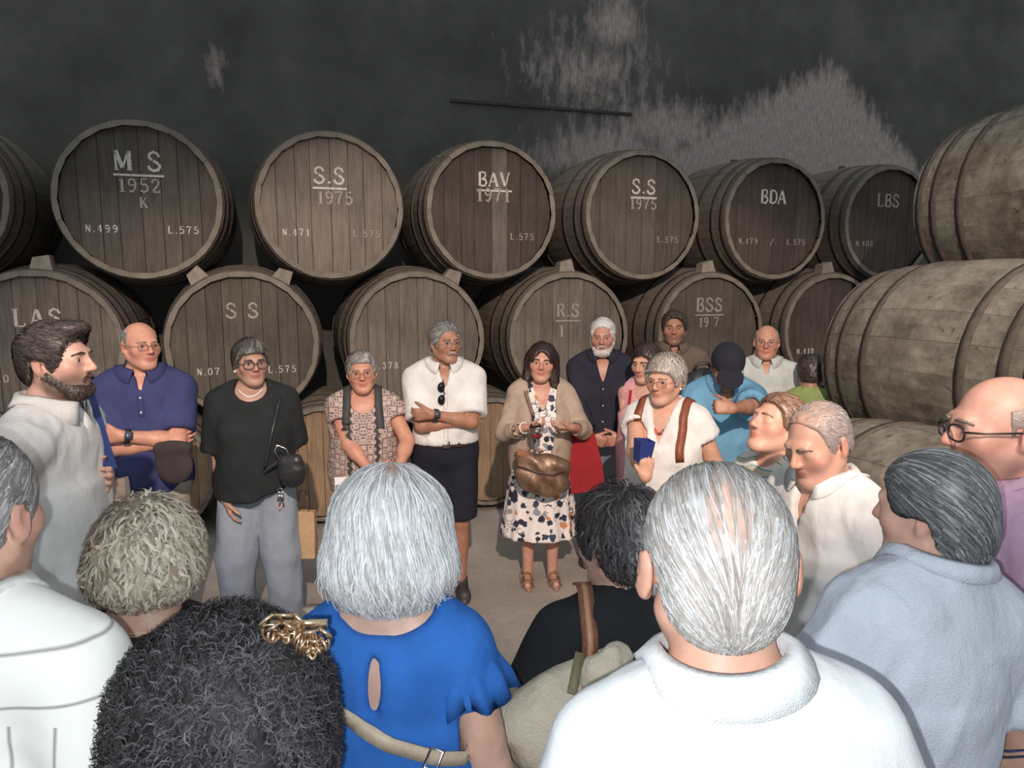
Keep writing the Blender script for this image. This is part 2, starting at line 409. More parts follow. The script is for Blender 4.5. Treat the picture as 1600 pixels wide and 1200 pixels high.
def hand_prims(W, f, n, side, curl=0.3, spread=1.0, sc=1.0, thumb=0.5, curls=None):
    f = unit(f); n = np.array(n, float); n = unit(n-f*(n@f)); s = np.cross(f, n)*(1 if side == 'R' else -1)
    out = []; lat = np.array([.031, .0105, -.0105, -.031])*spread; ln = [.076, .084, .077, .06]; bs = [.088, .092, .088, .08]
    tips = []
    for i in range(4):
        b = W+(f*bs[i]+s*lat[i])*sc
        out.append((rc(W+s*lat[i]*.55*sc+f*.01*sc, b, .0145*sc, .0115*sc), .016))
        d = unit(f+s*lat[i]*2.2); p = b; a = 0; cu = curl if curls is None else curls[i]
        for j, fr in enumerate((.45, .3, .25)):
            a += cu*[1.0, 1.25, .8][j]*1.15
            dd = unit(d*math.cos(a)+n*math.sin(a)); q = p+dd*ln[i]*fr*sc
            r0 = [.0094, .0085, .0078][j]*sc; out.append((rc(p, q, r0, r0*.9), .004)); p = q
        tips.append(p)
    p = W+(f*.022+s*.024)*sc; d = unit(f*.75+s*.62+n*.25)
    for j, l in enumerate((.042, .034, .028)):
        q = p+d*l*sc; out.append((rc(p, q, [.0165, .011, .0098][j]*sc, [.0115, .0098, .0085][j]*sc), .012 if j == 0 else .004)); p = q
        d = unit(d*(1-thumb*.35)+f*thumb*.45+n*thumb*.45)
    return out, tips
def ik(S, W, l1, l2, pole):
    S = np.array(S); W = np.array(W); d = W-S; L = np.linalg.norm(d); mx = (l1+l2)*.985
    if L > mx: W = S+d/L*mx; d = W-S; L = mx
    a = (l1*l1-l2*l2+L*L)/(2*L); hh = math.sqrt(max(l1*l1-a*a, 1e-6)); u = d/L; p = np.array(pole, float); p = unit(p-u*(p@u))
    return S+u*a+p*hh, W
def collar_mesh(c, rx, ry, open_a=0.35, stand=0.03, flap=0.035, point=0.03, tilt=0.25, R=None, back_drop=0.0, spread=.034):
    """folded shirt collar around the neck, in person space"""
    V, Fc = [], []; n = 36
    for i in range(n+1):
        t = open_a+(2*math.pi-2*open_a)*i/n; e = max(0, math.cos(t))**2.2   # e: 1 at the front
        dx, dy = math.sin(t), -math.cos(t); zz = -tilt*ry*(-dy if dy < 0 else 0)*1.0
        A = np.array([rx*dx, ry*dy, zz-.012]); B = np.array([rx*.97*dx, ry*.97*dy, zz+stand])
        C = np.array([(rx+.012)*dx, (ry+.012)*dy, zz+stand-.004])
        D = np.array([(rx+spread+point*.35*e)*dx*(1+.25*e), (ry+spread+point*.2*e)*dy, zz+stand-.004-flap-point*e-back_drop])
        E = D+np.array([-.006*dx, -.006*dy, 0]); G = C+np.array([-.007*dx, -.007*dy, -.006])
        V += [A, B, C, D, E, G]
    for i in range(n):
        for k in range(6): Fc.append((i*6+k, i*6+(k+1) % 6, (i+1)*6+(k+1) % 6, (i+1)*6+k))
    Fc += [(5,4,3,2,1,0), tuple(n*6+k for k in range(6))]
    V = np.array(V)
    if R is not None: V = V@np.array(R).T
    return V+np.array(c), Fc
def ring_pts(c, rx, ry, n, R, a0=0, a1=2*math.pi):
    return [np.array(c)+R@np.array([rx*math.cos(a0+(a1-a0)*i/n), 0, ry*math.sin(a0+(a1-a0)*i/n)]) for i in range(n+1 if a1-a0 < 6.2 else n)]

def person(label, px, pytop, y, face, H=None, X=None, g=1.0, gd=1.0, belly=1.0, bust=0.0, sh=1.0, lean=0.0, side=0.0, yaw=0, pitch=0, roll=0, hs=1.0,
           skin=(.52,.28,.19), hair=None, top=None, bottom=None, arms=None, shoes=None, brow=(.1,.07,.05), eyes=True, glasses=None, facial=None,
           far=True, h_head=None, h_top=None, legs='trousers', legdx=0.0, neck_r=1.0, nose=1.0, sagjaw=0.0, name='person', chest_lo=None, chest_w=.13, smile=0.0, stub=None, shift=(0,0), bald_top=0, ear=.003):
    P = Person(); tpnt = at(px, pytop, y)
    H = H or tpnt[2]; s = H/1.70; P.s = s; P.H = H
    P.rz = math.radians(face); Rz = rot('z', P.rz)
    loc = np.array([tpnt[0] if X is None else X, y, 0.0])
    Rt = rot('x', lean)@rot('y', side); piv = np.array([0,0,.95])*s
    def tp(p): p = np.array(p, float)*s; return piv+Rt@(p-piv) if p[2] > piv[2] else p
    # head frame
    Rh = rot('z', math.radians(yaw))@rot('x', math.radians(pitch))@rot('y', math.radians(roll))
    hp0 = tp((0,.0,1.515)); hc = hp0-Rh@(np.array([0,.02,-.07])*hs)
    dtop = hc+Rh@(np.array([0,.01,.115])*hs)
    # put the head, not the feet, where the photo shows it
    off = Rz@np.array([dtop[0], dtop[1], 0]); loc = loc-off*np.array([1,1,0]); loc[0] += shift[0]; loc[1] += shift[1]
    dz = H-dtop[2]
    P.loc = loc; root = empty(name, loc, P.rz); tag(root, label, 'person'); P.root = root
    M = np.eye(4); M[:3,:3] = Rz; M[:3,3] = loc; P.M = M; P.hc = hc; P.Rh = Rh; P.hs = hs; P.tp = tp; P.Rt = Rt
    P.w = lambda p: Rz@np.array(p, float)+loc
    # ---- torso primitives
    TP = []
    def E(c, r, k=.06, sc=None): TP.append((ell(tp(c), np.array(r)*s, Rt), k))
    E((0,.005,1.25), (.158*g,.112*gd,.19)); E((0,.012,1.36), (.13*g*sh,.085*gd,.09))
    for q in (-1, 1):
        TP.append((rc(tp((q*.12*sh,.015,1.378)), tp((q*.155*sh,.012,1.362)), .055*s, .052*s), .05))
        TP.append((rc(tp((q*.12*sh,.02,1.395)), tp((q*.025,.02,1.452)), .042*s, .043*s), .04))
        if bust: TP.append((ell(tp((q*.078*g,-.075*gd,1.21)), np.array([.078,.068,.075])*s*bust, Rt), .05))
        TP.append((ell(np.array([q*.075*g,.055*gd,.90])*s, np.array([.09*g,.085*gd,.10])*s), .06))
    E((0,.0-.025*(belly-1)*3,1.06), (.148*g,.108*gd*belly,.17), .08); TP.append((ell(np.array([0,.008,.94])*s, np.array([.168*g,.118*gd,.13])*s), .08))
    NECK = [(rc(hc+Rh@(np.array([0,.02,-.045])*hs), tp((0,.015,1.44)), .054*hs*neck_r, .058*s*neck_r), .03)]
    # ---- arms
    arms = arms or {}; P.arm = {}; ARM = {}; toL = lambda v: Rz.T@np.array(v, float)
    for sd, q in (('R', -1), ('L', 1)):
        a = arms.get(sd, {}); S = tp((q*.17*sh,.012,1.362)); W = a.get('w', (q*(.235*max(g, 1.0)+.02),-.03,.86)); W = np.array(W)*s if not a.get('abs') else np.array(W)
        if a.get('torso'): W = tp(a['w'])
        if 'wp' in a: W = Rz.T@(np.array(a['wp'])-loc)
        El, W = ik(S, W, .285*s, .25*s, a.get('pole', (q*.6,.8,-.1)))
        f = a.get('f'); f = unit(W-El) if f is None else unit(f); n = a.get('n', (-q,0,0)); ag = a.get('g', 1.0)
        hp, tips = hand_prims(W, f, np.array(n, float), sd, a.get('curl', .3), a.get('spread', 1.0), .98*s*a.get('hsc', 1.0), a.get('thumb', .5), a.get('curls'))
        pr = [(rc(S, El, .052*s*ag, .042*s*ag), .02), (rc(El, El+(W-El)*.35, .042*s*ag, .041*s*ag), .02), (rc(El+(W-El)*.3, W, .041*s*ag, .0265*s), .02)]+hp
        ARM[sd] = (S, El, W, f, pr, a); P.arm[sd] = dict(S=S, E=El, W=W, f=f, n=np.array(n, float), tips=tips)
    # ---- skin: head, neck, breast
    hd = []
    A = lambda p, k: hd.append((framed(p, Rh, hc, hs), k, 1)); Sb = lambda p, k: hd.append((framed(p, Rh, hc, hs), k, -1))
    A(ell((0,.012,.03), (.076,.095,.085)), .01); A(ell((0,-.028,-.03), (.0625,.068,.085)), .03)
    for q in (-1, 1):
        A(rc((q*.054,.012,-.05), (q*.022,-.066,-.098-sagjaw*.01), .021, .019), .03); A(ell((q*.046,-.058,-.022), .022), .03)
    A(ell((0,-.074,-.1), (.02,.018,.018)), .02); A(rc((-.034,-.084,.024), (.034,-.084,.024), .010), .02)
    if sagjaw: A(ell((0,-.035,-.105), (.05,.045,.03)), .03)
    if bald_top: A(ell((0,.0,.05), (.07,.085,.068)), .03)
    A(rc((0,-.092,.014), (0,-.112-.012*(nose-1),-.026), .0085, .0115), .012); 
    for q in (-1, 1): A(ell((q*.0125,-.1,-.031), (.0085,.011,.008)), .008)
    for q in (-1, 1):
        Sb(ell((q*.033,-.108,.002), (.019,.017,.013)), .016)
        A(ell((q*.032,-.0765,.003), .0148), .006)
        if eyes: Sb(ell((q*.032,-.095,.0015), (.0135,.012,.0043)), .003)
    A(ell((0,-.088,-.0555), (.023,.010,.0065)), .006); A(ell((0,-.087,-.067), (.02,.010,.0075)), .006)
    for q in (-1, 1): Sb(rc((q*.019,-.099,-.034), (q*.031,-.088,-.062), .0016, .0012), .007)
    Sb(rc((-.02-.004*smile,-.101,-.061+.006*smile), (0,-.103,-.061), .0022), .004); Sb(rc((.02+.004*smile,-.101,-.061+.006*smile), (0,-.103,-.061), .0022), .004)
    for q in (-1, 1):
        Re = rot('z', q*.35)@rot('x', -.15)
        A(ell((q*(.079+ear),.016+ear*.5,-.004), (.0075,.019,.032), Re), .008); A(ell((q*(.076+ear*.8),.01,-.028), (.007,.011,.012)), .008)
        if ear > .006: A(rc((q*.07,.006,-.004), (q*(.076+ear),.012,-.004), .014, .012), .01)
        Sb(ell((q*(.088+ear),.012,.0), (.006,.010,.017), Re), .006)
    h = h_head or ((.0052 if y < 4.8 else .006) if far else .0068)
    if chest_lo is None:
        nks = [g_.get('neck', 'crew') for g_ in (top if isinstance(top, list) else [top]) if g_]; vz_ = min([g_.get('vz', 1.38) for g_ in (top if isinstance(top, list) else [top]) if g_]+[1.38]); chest_lo = 1.36 if all(k_ == 'crew' for k_ in nks) else (max(1.2, vz_-.03) if all(k_ in ('collar', 'v') for k_ in nks) else 1.24)
    lo = np.minimum(hc-.15*hs, tp((-chest_w/1,-.17*gd,chest_lo))); hi = np.maximum(hc+.15*hs, tp((chest_w,.16*gd,1.45)))
    lo = np.minimum(lo, tp((-chest_w,-.17*gd,chest_lo))); hi[2] = hc[2]+.14*hs
    fh = Field(lo, hi, h)
    for p, k in TP+NECK: fh.add(p, k)
    for p, k, sg in hd: (fh.add if sg > 0 else fh.sub)(p, k)
    V, Q = fh.mesh(); P.fh = fh
    Vh = ((V-hc)@Rh)/hs; base = np.array(skin)
    C = np.tile(base, (len(V), 1)); gz = lambda c, r: np.exp(-(((Vh-np.array(c))/np.array(r))**2).sum(1))[:,None]
    C = C*(1+.05*vnoise(Vh*30, 2))[:,None]
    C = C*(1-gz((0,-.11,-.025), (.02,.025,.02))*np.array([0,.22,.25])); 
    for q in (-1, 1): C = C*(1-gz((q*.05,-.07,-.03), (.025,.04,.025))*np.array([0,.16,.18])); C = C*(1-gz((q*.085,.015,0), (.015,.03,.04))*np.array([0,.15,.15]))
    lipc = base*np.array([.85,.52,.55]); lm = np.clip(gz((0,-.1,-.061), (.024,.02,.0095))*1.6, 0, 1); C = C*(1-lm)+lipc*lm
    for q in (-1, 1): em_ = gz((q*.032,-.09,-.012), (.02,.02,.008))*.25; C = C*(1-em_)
    if stub is not None:
        bm = np.clip((-.035-Vh[:,2])*40, 0, 1)*np.clip((.03-Vh[:,1])*40, 0, 1)*np.clip((Vh[:,2]+.14)*40, 0, 1); bm = (bm*.75)[:,None]*(1-lm); C = C*(1-bm)+np.array(stub)*bm
    parts = [(V, Q, C)]
    # core of the body, coarse, under the clothes
    fb = Field(np.array([-.27*g,-.2*gd,0])*s-.02+np.minimum(0, tp((0,0,1.4))*np.array([1,1,0])), np.array([.27*g,.2*gd,1.42])*s+.02+np.maximum(0, tp((0,0,1.4))*np.array([1,1,0])), .04)
    for p, k in TP: fb.add(p, k)
    LEG = []
    for q in (-1, 1):
        hx = q*(.088+legdx)*s
        LEG += [(rc((q*.085*s*g,.01,.90*s), (hx,-.005,.48*s), .088*s*math.sqrt(g), .056*s), .04), (rc((hx,-.005,.48*s), (hx,.012,.085*s), .055*s, .036*s), .03), (ell((hx,.03*s,.35*s), np.array([.05,.052,.11])*s), .04)]
        if shoes in ('sandal', None): LEG += [(rc((hx,.025*s,.04*s), (hx+q*.012,-.13*s,.026*s), .032*s, .024*s), .03)]
    if legs == 'trousers':
        for p, k in LEG: fb.add(p, k)
    Vb, Qb = fb.mesh(); parts.append((Vb, Qb, base))
    if legs == 'bare':
        fg = Field((-.26*g*s,-.24*s,0), (.26*g*s,.16*s,.62*s), .008)
        for p, k in LEG: fg.add(p, k)
        parts.append((*fg.mesh(), base*.95))
    for sd in 'RL':
        S, El, W, f, pr, a = ARM[sd]; det = bool(a) and a.get('h', 0) < .006; hv = .010 if det else .014
        pts = np.array([S, El, W]); fa = Field(pts.min(0)-.1, pts.max(0)+.1, hv)
        for p, k in pr[:3]: fa.add(p, k)
        u_ = unit(W-El); fa.cut(W-u_*.005, u_)
        ff = Field(np.array([W-u_*.03, W+f*.2*s]).min(0)-.075, np.array([W-u_*.03, W+f*.2*s]).max(0)+.075, .0056 if det else .009)
        for p, k in pr[2:]: ff.add(p, k)
        ff.cut(W-u_*.035, -u_)
        for fld_ in (fa, ff):
            va, qa = fld_.mesh(); ca = np.tile(base*np.array([1.0,.97,.95]), (len(va), 1))*(1+.06*vnoise(va*25, 4))[:,None]; parts.append((va, qa, ca))
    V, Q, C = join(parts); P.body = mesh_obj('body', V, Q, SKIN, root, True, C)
    toW = lambda v: (np.asarray(v)*hs)@Rh.T+hc; P.toW = toW
    # ---- face pieces
    if eyes:
        for q in (-1, 1):
            V, Fc, Cc = [], [], []; c = np.array([q*.032,-.0775,.002]); R_ = .0128; nu = 14; rings = [0,.24,.3,.52,.6,.9,1.3,2.0]
            cl = [(.01,.01,.01),(.01,.01,.01),(.07,.05,.03),(.07,.05,.03),(.42,.38,.36),(.45,.4,.37),(.45,.38,.35),(.45,.35,.33)]
            for a_, cc in zip(rings, cl):
                for i in range(nu): t = 6.2832*i/nu; V.append(c+R_*np.array([math.sin(a_)*math.cos(t), -math.cos(a_), math.sin(a_)*math.sin(t)])); Cc.append(cc)
            for r_ in range(len(rings)-1):
                for i in range(nu): Fc.append((r_*nu+i, r_*nu+(i+1) % nu, (r_+1)*nu+(i+1) % nu, (r_+1)*nu+i))
            mesh_obj('eye', toW(V), Fc, EYE, root, True, np.array(Cc))
    if brow is not None:
        for q in (-1, 1):
            mb = MB(); mb.tube([toW((q*.014,-.0985,.0225)), toW((q*.028,-.098,.0255)), toW((q*.042,-.088,.023)), toW((q*.051,-.076,.017))], [.0032*hs,.0042*hs,.0036*hs,.002*hs], 6, brow, up=toW((0,-1,1))-toW((0,0,0)))
            mb.build('eyebrow', HAIR, root)
    if glasses:
        gc = glasses.get('c', (.02,.02,.025)); gm = plain('frame_%02x%02x%02x' % tuple(int(v*255) for v in gc), gc, .3); w_, h_ = glasses.get('size', (.026, .019)); th = glasses.get('th', .0016)
        mb = MB(); zc = -.002
        for q in (-1, 1):
            pts = [toW((q*.034+w_*math.copysign(abs(math.cos(a))**.75, math.cos(a)), -.112+.012*abs(q*.034+w_*math.cos(a))/.06, zc+h_*math.copysign(abs(math.sin(a))**.8, math.sin(a)))) for a in np.linspace(0, 6.2832, 20, endpoint=False)]
            mb.tube(pts, th*hs, 5, closed=True)
            mb.tube([toW((q*(.034+w_),-.101,zc+.006)), toW((q*.078,-.07,.004)), toW((q*.086,.005,.006)), toW((q*.083,.03,-.006))], th*hs, 5)
        mb.tube([toW((-.009,-.112,zc+.004)), toW((0,-.117,zc+.007)), toW((.009,-.112,zc+.004))], th*hs, 5)
        go = mb.build('glasses', gm, root)
        lm_ = LENS if not glasses.get('dark') else plain('dark_lens', (.02,.02,.02), .1)
        for q in (-1, 1):
            mb = MB(); pts = [toW((q*.034+w_*.97*math.cos(a), -.111+.012*abs(q*.034+w_*math.cos(a))/.06, zc+h_*.97*math.sin(a))) for a in np.linspace(0, 6.2832, 18, endpoint=False)]
            pb = [toW(((np.array(p)-hc)@Rh)/hs+np.array([0,.0012,0])) for p in pts]; n_ = len(pts)
            mb.add(pts+pb, [tuple(range(n_)), tuple(range(2*n_-1, n_-1, -1))]+[(i, (i+1) % n_, n_+(i+1) % n_, n_+i) for i in range(n_)]); mb.build('lens', lm_, go, False)
    # ---- hair, beard
    for nm, st in (('hair', hair), ('beard', facial)):
        if not st: continue
        st = dict(st); gv = Rh.T@np.array([0,0,-1.])
        st['strands'] = [dict(z, grav=z.get('grav', gv)) for z in st.get('strands', [])]
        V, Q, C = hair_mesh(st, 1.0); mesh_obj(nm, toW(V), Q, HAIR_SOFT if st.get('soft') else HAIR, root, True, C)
    # ---- garments
    tops = top if isinstance(top, list) else ([top] if top else [])
    for top in tops:
        e = top.get('ease', .014)*s; hem = top.get('hem', .86)*s; ht = h_top or top.get('h', .0112 if far else .009)
        pts = [tp((-.3*g*sh,-.22*gd,1.5)), tp((.3*g*sh,.22*gd,1.55)), np.array([-.28*g,-.24*gd*belly,hem/s-.02])*s, np.array([.28*g,.22*gd,hem/s])*s]
        sl = top.get('sleeve', .6)
        for sd in 'RL':
            S, El, W = ARM[sd][:3]; pts += [S-.08, S+.08]
            if sl > .3: pts += [S+(El-S)*min(sl, 1)*1.05-.085, S+(El-S)*min(sl, 1)*1.05+.085]
            if sl > 1: pts += [El+(W-El)*(sl-1)-.07, El+(W-El)*(sl-1)+.07]
        pts = np.array(pts); ft_ = Field(pts.min(0)-.02, pts.max(0)+.02, ht)
        for p, k in TP: ft_.add(offset(p, e), k)
        if top.get('loose'):   # cloth that hangs straight from the chest
            a_ = (.17*g+.01)*s; b_ = (.125*gd*max(1, belly*.98)+.012)*s; lf = top['loose']
            def cone(X, Y, Z, a_=a_, b_=b_): 
                fl_ = 1+lf*np.clip((1.25*s-Z)/(.5*s), 0, 1.4); th_ = np.arctan2(Y, X); pl = 1+top.get('pleat', 0)*np.sin(th_*11+Z*3)*np.clip((1.2*s-Z)/(.4*s), 0, 1)
                return np.maximum((np.sqrt((X/(a_*fl_))**2+((Y+.012*s)/(b_*fl_))**2)-pl)*b_*fl_, np.maximum(Z-1.22*s, hem-.01-Z))
            ft_.add(Prim(cone, (-a_*1.6,-b_*1.7,hem), (a_*1.6,b_*1.7,1.25*s)), .05)
        for sd, q in (('R', -1), ('L', 1)):
            S, El, W, f, pr, a = ARM[sd]; es = top.get('sl_ease', .016)*s; ag = a.get('g', 1.0)
            if sl <= 0: continue
            u1 = unit(El-S)
            if sl <= 1:
                end = S+(El-S)*sl; fl_ = top.get('flare', .008)*s
                ft_.add(cut_prim(rc(S, S+(El-S)*min(1.1, sl*1.15), .054*s*ag+es*.8, (.052-.010*sl)*s*ag+es+fl_), end, u1), .025)
                ft_.sub(rc(end-u1*.03, end+u1*.06, (.052-.010*sl)*s*ag+.006, (.052-.010*sl)*s*ag+.009+fl_*.5), .004)
            else:
                end = El+(W-El)*(sl-1); u2 = unit(W-El)
                ft_.add(rc(S, El, .054*s*ag+es*.8, .043*s*ag+es), .025)
                ft_.add(cut_prim(rc(El, W, .043*s*ag+es, .03*s*ag+es), end, u2), .02)
                ft_.sub(rc(end-u2*.025, end+u2*.05, .036*s*ag+.008, .034*s*ag+.008), .004)
        if sl <= 0:  # sleeveless armholes
            for sd, q in (('R', -1), ('L', 1)): ft_.sub(rc(tp((q*.185*sh,.012,1.22)), tp((q*(.205 if sl == 0 else .195)*sh,.012,1.46)), .045*s, .05*s), .02)
        ft_.cut((0,0,hem), (0, 0, -1) if not top.get('hemtilt') else top['hemtilt'])
        nk = top.get('neck', 'crew')
        fr = lambda p: framed(p, Rt, piv-Rt@(piv), 1.0) if (lean or side) else p
        S_ = s
        if nk == 'crew': ft_.sub(fr(ell(np.array([0,-.014,1.465])*S_, np.array([.072,.082,.055])*S_)), .008)
        elif nk == 'scoop': ft_.sub(fr(ell(np.array([0,-.075,1.465])*S_, np.array([.098,.11,.085])*S_)), .008); ft_.sub(fr(ell(np.array([0,.0,1.49])*S_, np.array([.085,.08,.06])*S_)), .008)
        elif nk == 'square': ft_.sub(fr(ell(np.array([0,-.09,1.43])*S_, np.array([.085,.1,.10])*S_)), .008); ft_.sub(fr(ell(np.array([0,.0,1.49])*S_, np.array([.08,.08,.055])*S_)), .008)
        elif nk == 'back': ft_.sub(fr(ell(np.array([0,.06,1.49])*S_, np.array([.112,.12,.072])*S_)), .008)
        elif nk == 'v': ft_.sub(fr(wedge(1.47*S_, top.get('vz', 1.27)*S_, top.get('vw', .06)*S_)), .004); ft_.sub(fr(ell(np.array([0,-.005,1.485])*S_, np.array([.075,.078,.055])*S_)), .008)
        elif nk == 'collar': ft_.sub(fr(wedge(1.47*S_, top.get('vz', 1.38)*S_, top.get('vw', .035)*S_)), .004); ft_.sub(fr(ell(np.array([0,-.003,1.485])*S_, np.array([.079,.083,.062])*S_)), .008)
        for p, k in top.get('cuts', []): ft_.sub(p, k)
        for p, k in top.get('adds', []): ft_.add(p, k)
        V, Q = ft_.mesh(); P.ft = ft_
        fa = top.get('folds', .010)*s
        if fa:
            gq = ft_.grad(V); nn = vnoise(V*np.array([9,9,5])+31, 6)+.5*vnoise(V*np.array([22,22,13]), 9); ridge = 1-np.abs(vnoise(V@rot('y', .5)*np.array([12,12,5.]), 12))*2
            rid2 = 1-np.abs(vnoise(V@rot('y', -.45)*np.array([15,15,6.])+5, 14))*2; V = V+gq*(fa*(nn*.55+np.maximum(ridge, rid2)*.55))[:,None]
        if 'wrap' in top: V = top['wrap'](V, s)
        P.top = mesh_obj(top.get('name', 'shirt'), V, Q, top['mat'], root, True, np.tile(np.array([1.,1,1]), (len(V), 1)) if 'colfn' not in top else top['colfn'](V/s))
        if nk == 'collar' and top.get('collar', True):
            cc = dict(top.get('col', {})); cp = tp((0,.004,1.462+cc.pop('dz', 0))); V, Fc = collar_mesh(cp, (.075*neck_r**.5)*s, (.080*neck_r**.5)*s, R=Rt, **cc); V = V.reshape(-1, 6, 3)
            V[:,3] = ft_.hug(V[:,3], .010*s, 8); V[:,4] = ft_.hug(V[:,3], .002*s, 4); V = V.reshape(-1, 3); mesh_obj('collar', V, Fc, top.get('cmat', top['mat']), P.top, True, np.ones((len(V), 3)))
        if top.get('placket'):
            zb, zt = top['placket']; xs = [np.array([0,-.3,z])*s for z in np.linspace(zt, zb, 14)]; q_ = ft_.march(np.array([tp(np.array(v)/s) if v[2] > .95*s else v for v in xs]), (0,1,0), .0035); mb = MB(); mb.strap(q_, ft_.grad(q_), .03*s, .003); mb.build('placket', top.get('cmat', top['mat']), P.top)
            mb = MB(); 
            for z in np.linspace(zt-.02, zb+.02, top.get('buttons', 3)):
                v = ft_.march(tp((0,-.3,z))[None] if z > .95 else np.array([[0,-.3*s,z*s]]), (0,1,0), .007)[0]; mb.ball(v, .0055*s, 8, 5)
            mb.build('buttons', plain('button', top.get('bc', (.7,.68,.62)), .3), P.top)
    if bottom:
        kd = bottom.get('kind', 'trousers'); wz = bottom.get('waist', .99)*s; hz = bottom.get('hem', .045)*s; eb = bottom.get('ease', .016)*s
        fp = Field(np.array([-.33*g,-.25*gd,0])*s+np.array([0,0,hz-.03]), np.array([.33*g,.24*gd,0])*s+np.array([0,0,wz+.03]), bottom.get('h', .014 if legs == 'bare' else .02))
        if kd in ('trousers', 'shorts'):
            for p, k in TP[-1:]+[t for t in TP if t[0].hi[2] < 1.07*s]: fp.add(offset(p, eb*.35), k)
            fp.add(ell(np.array([0,-.004*belly,1.0])*s, np.array([.140*g,.098*gd*belly,.12])*s+eb*.3), .05)
            wl = bottom.get('wide', 1.0)
            for q in (-1, 1):
                hx = q*(.09+legdx)*s
                fp.add(rc((q*.085*s*g,.01,.88*s), (hx,-.005,.48*s), .092*s*math.sqrt(g)+eb*.7, (.064*s+eb)*(.5+.5*wl)), .03); fp.add(rc((hx,-.005,.48*s), (hx,.012,.02*s), (.064*s+eb)*(.5+.5*wl), (.052*s+eb)*wl), .03)
        else:
            a0, b0, a1, b1 = bottom['rad']; a0, b0, a1, b1 = [v*s for v in (a0, b0, a1, b1)]; npl = bottom.get('npl', 12); pa = bottom.get('pleat', .05)
            def sk(X, Y, Z):
                t = np.clip((wz-Z)/(wz-hz), 0, 1); a_ = a0+(a1-a0)*t**.8; b_ = b0+(b1-b0)*t**.8; th_ = np.arctan2(Y, X)
                return (np.sqrt((X/a_)**2+(Y/b_)**2)-1-pa*t*np.sin(npl*th_+2*np.sin(th_*2)))*b_
            fp.add(Prim(sk, (-a1*1.2,-b1*1.2,hz), (a1*1.2,b1*1.2,wz)), .001)
            fp.sub(ell((0,0,hz-.02), (a1*.92,b1*.92,.1*s)), .004)
        fp.cut((0,0,hz), (0,0,-1)); fp.cut((0,0,wz), (0,0,1))
        V, Q = fp.mesh(); gq = fp.grad(V); fa = bottom.get('folds', .006)
        V = V+gq*(fa*(vnoise(V*np.array([11,11,4])+7, 6)+.5*vnoise(V*np.array([24,24,9]), 9)))[:,None]
        P.fp = fp; P.bottom = mesh_obj(bottom.get('name', kd), V, Q, bottom['mat'], root, True)
    if shoes != 'none':
        for q in (-1, 1):
            hx = q*(.09+legdx)*s
            if shoes == 'sandal':
                mb = MB(); o = [(hx+q*.012*s*(1-t)+.036*s*w_*math.cos(a), (-.165+.24*t)*s, .0) for t, w_, a in []]
                n_ = 18; ol = [(hx+q*.008*s+(.042*s-.01*s*math.sin(a))*math.cos(a), -.055*s-.135*s*math.sin(a)) for a in np.linspace(0, 6.2832, n_, endpoint=False)]
                mb.add([(x_, y_, 0) for x_, y_ in ol]+[(x_, y_, .018*s) for x_, y_ in ol], [tuple(range(n_-1, -1, -1)), tuple(range(n_, 2*n_))]+[(i, (i+1) % n_, n_+(i+1) % n_, n_+i) for i in range(n_)])
                for yy, zz, ww in ((-.12, .042, .03), (-.05, .075, .025), (.03, .10, .02)):
                    ps = [(hx+q*.008*s+.044*s*math.cos(a), yy*s, .015*s+zz*s*math.sin(a)) for a in np.linspace(0, math.pi, 9)]; mb.strap(ps, [(math.cos(a), 0, math.sin(a)) for a in np.linspace(0, math.pi, 9)], ww*s, .003)
                mb.build('sandal', plain('sandal_leather', (.32,.2,.14), .35), root)
            else:
                fs = Field((hx-.075*s,-.21*s,-.005), (hx+.075*s,.11*s,.13*s), .013)
                fs.add(rc((hx,.03*s,.042*s), (hx+q*.012*s,-.125*s,.036*s), .043*s, .043*s), .02); fs.add(rc((hx,.02*s,.05*s), (hx,.02*s,.1*s), .045*s, .043*s), .02); fs.add(ell((hx+q*.01*s,-.06*s,.0), (.052*s,.135*s,.026*s)), .01); fs.cut((0,0,.002), (0,0,-1))
                sc_ = shoes if isinstance(shoes, tuple) else (.03,.028,.027)
                V, Q = fs.mesh(); mesh_obj('shoe', V, Q, plain('shoe_%02x%02x%02x' % tuple(int(v*255) for v in sc_), sc_, .5), root)
    return P
def make_lens():
    m, nt, b = new_mat('clear_lens'); nt.nodes.remove(b); o = nt.nodes['Material Output']
    t = N(nt, 'ShaderNodeBsdfTransparent'); t.inputs[0].default_value = (.99,.99,.99,1); gl = N(nt, 'ShaderNodeBsdfGlossy'); gl.inputs['Roughness'].default_value = .03
    mx = N(nt, 'ShaderNodeMixShader'); mx.inputs[0].default_value = .04; nt.links.new(t.outputs[0], mx.inputs[1]); nt.links.new(gl.outputs[0], mx.inputs[2]); nt.links.new(mx.outputs[0], o.inputs[0]); return m
LENS = make_lens()
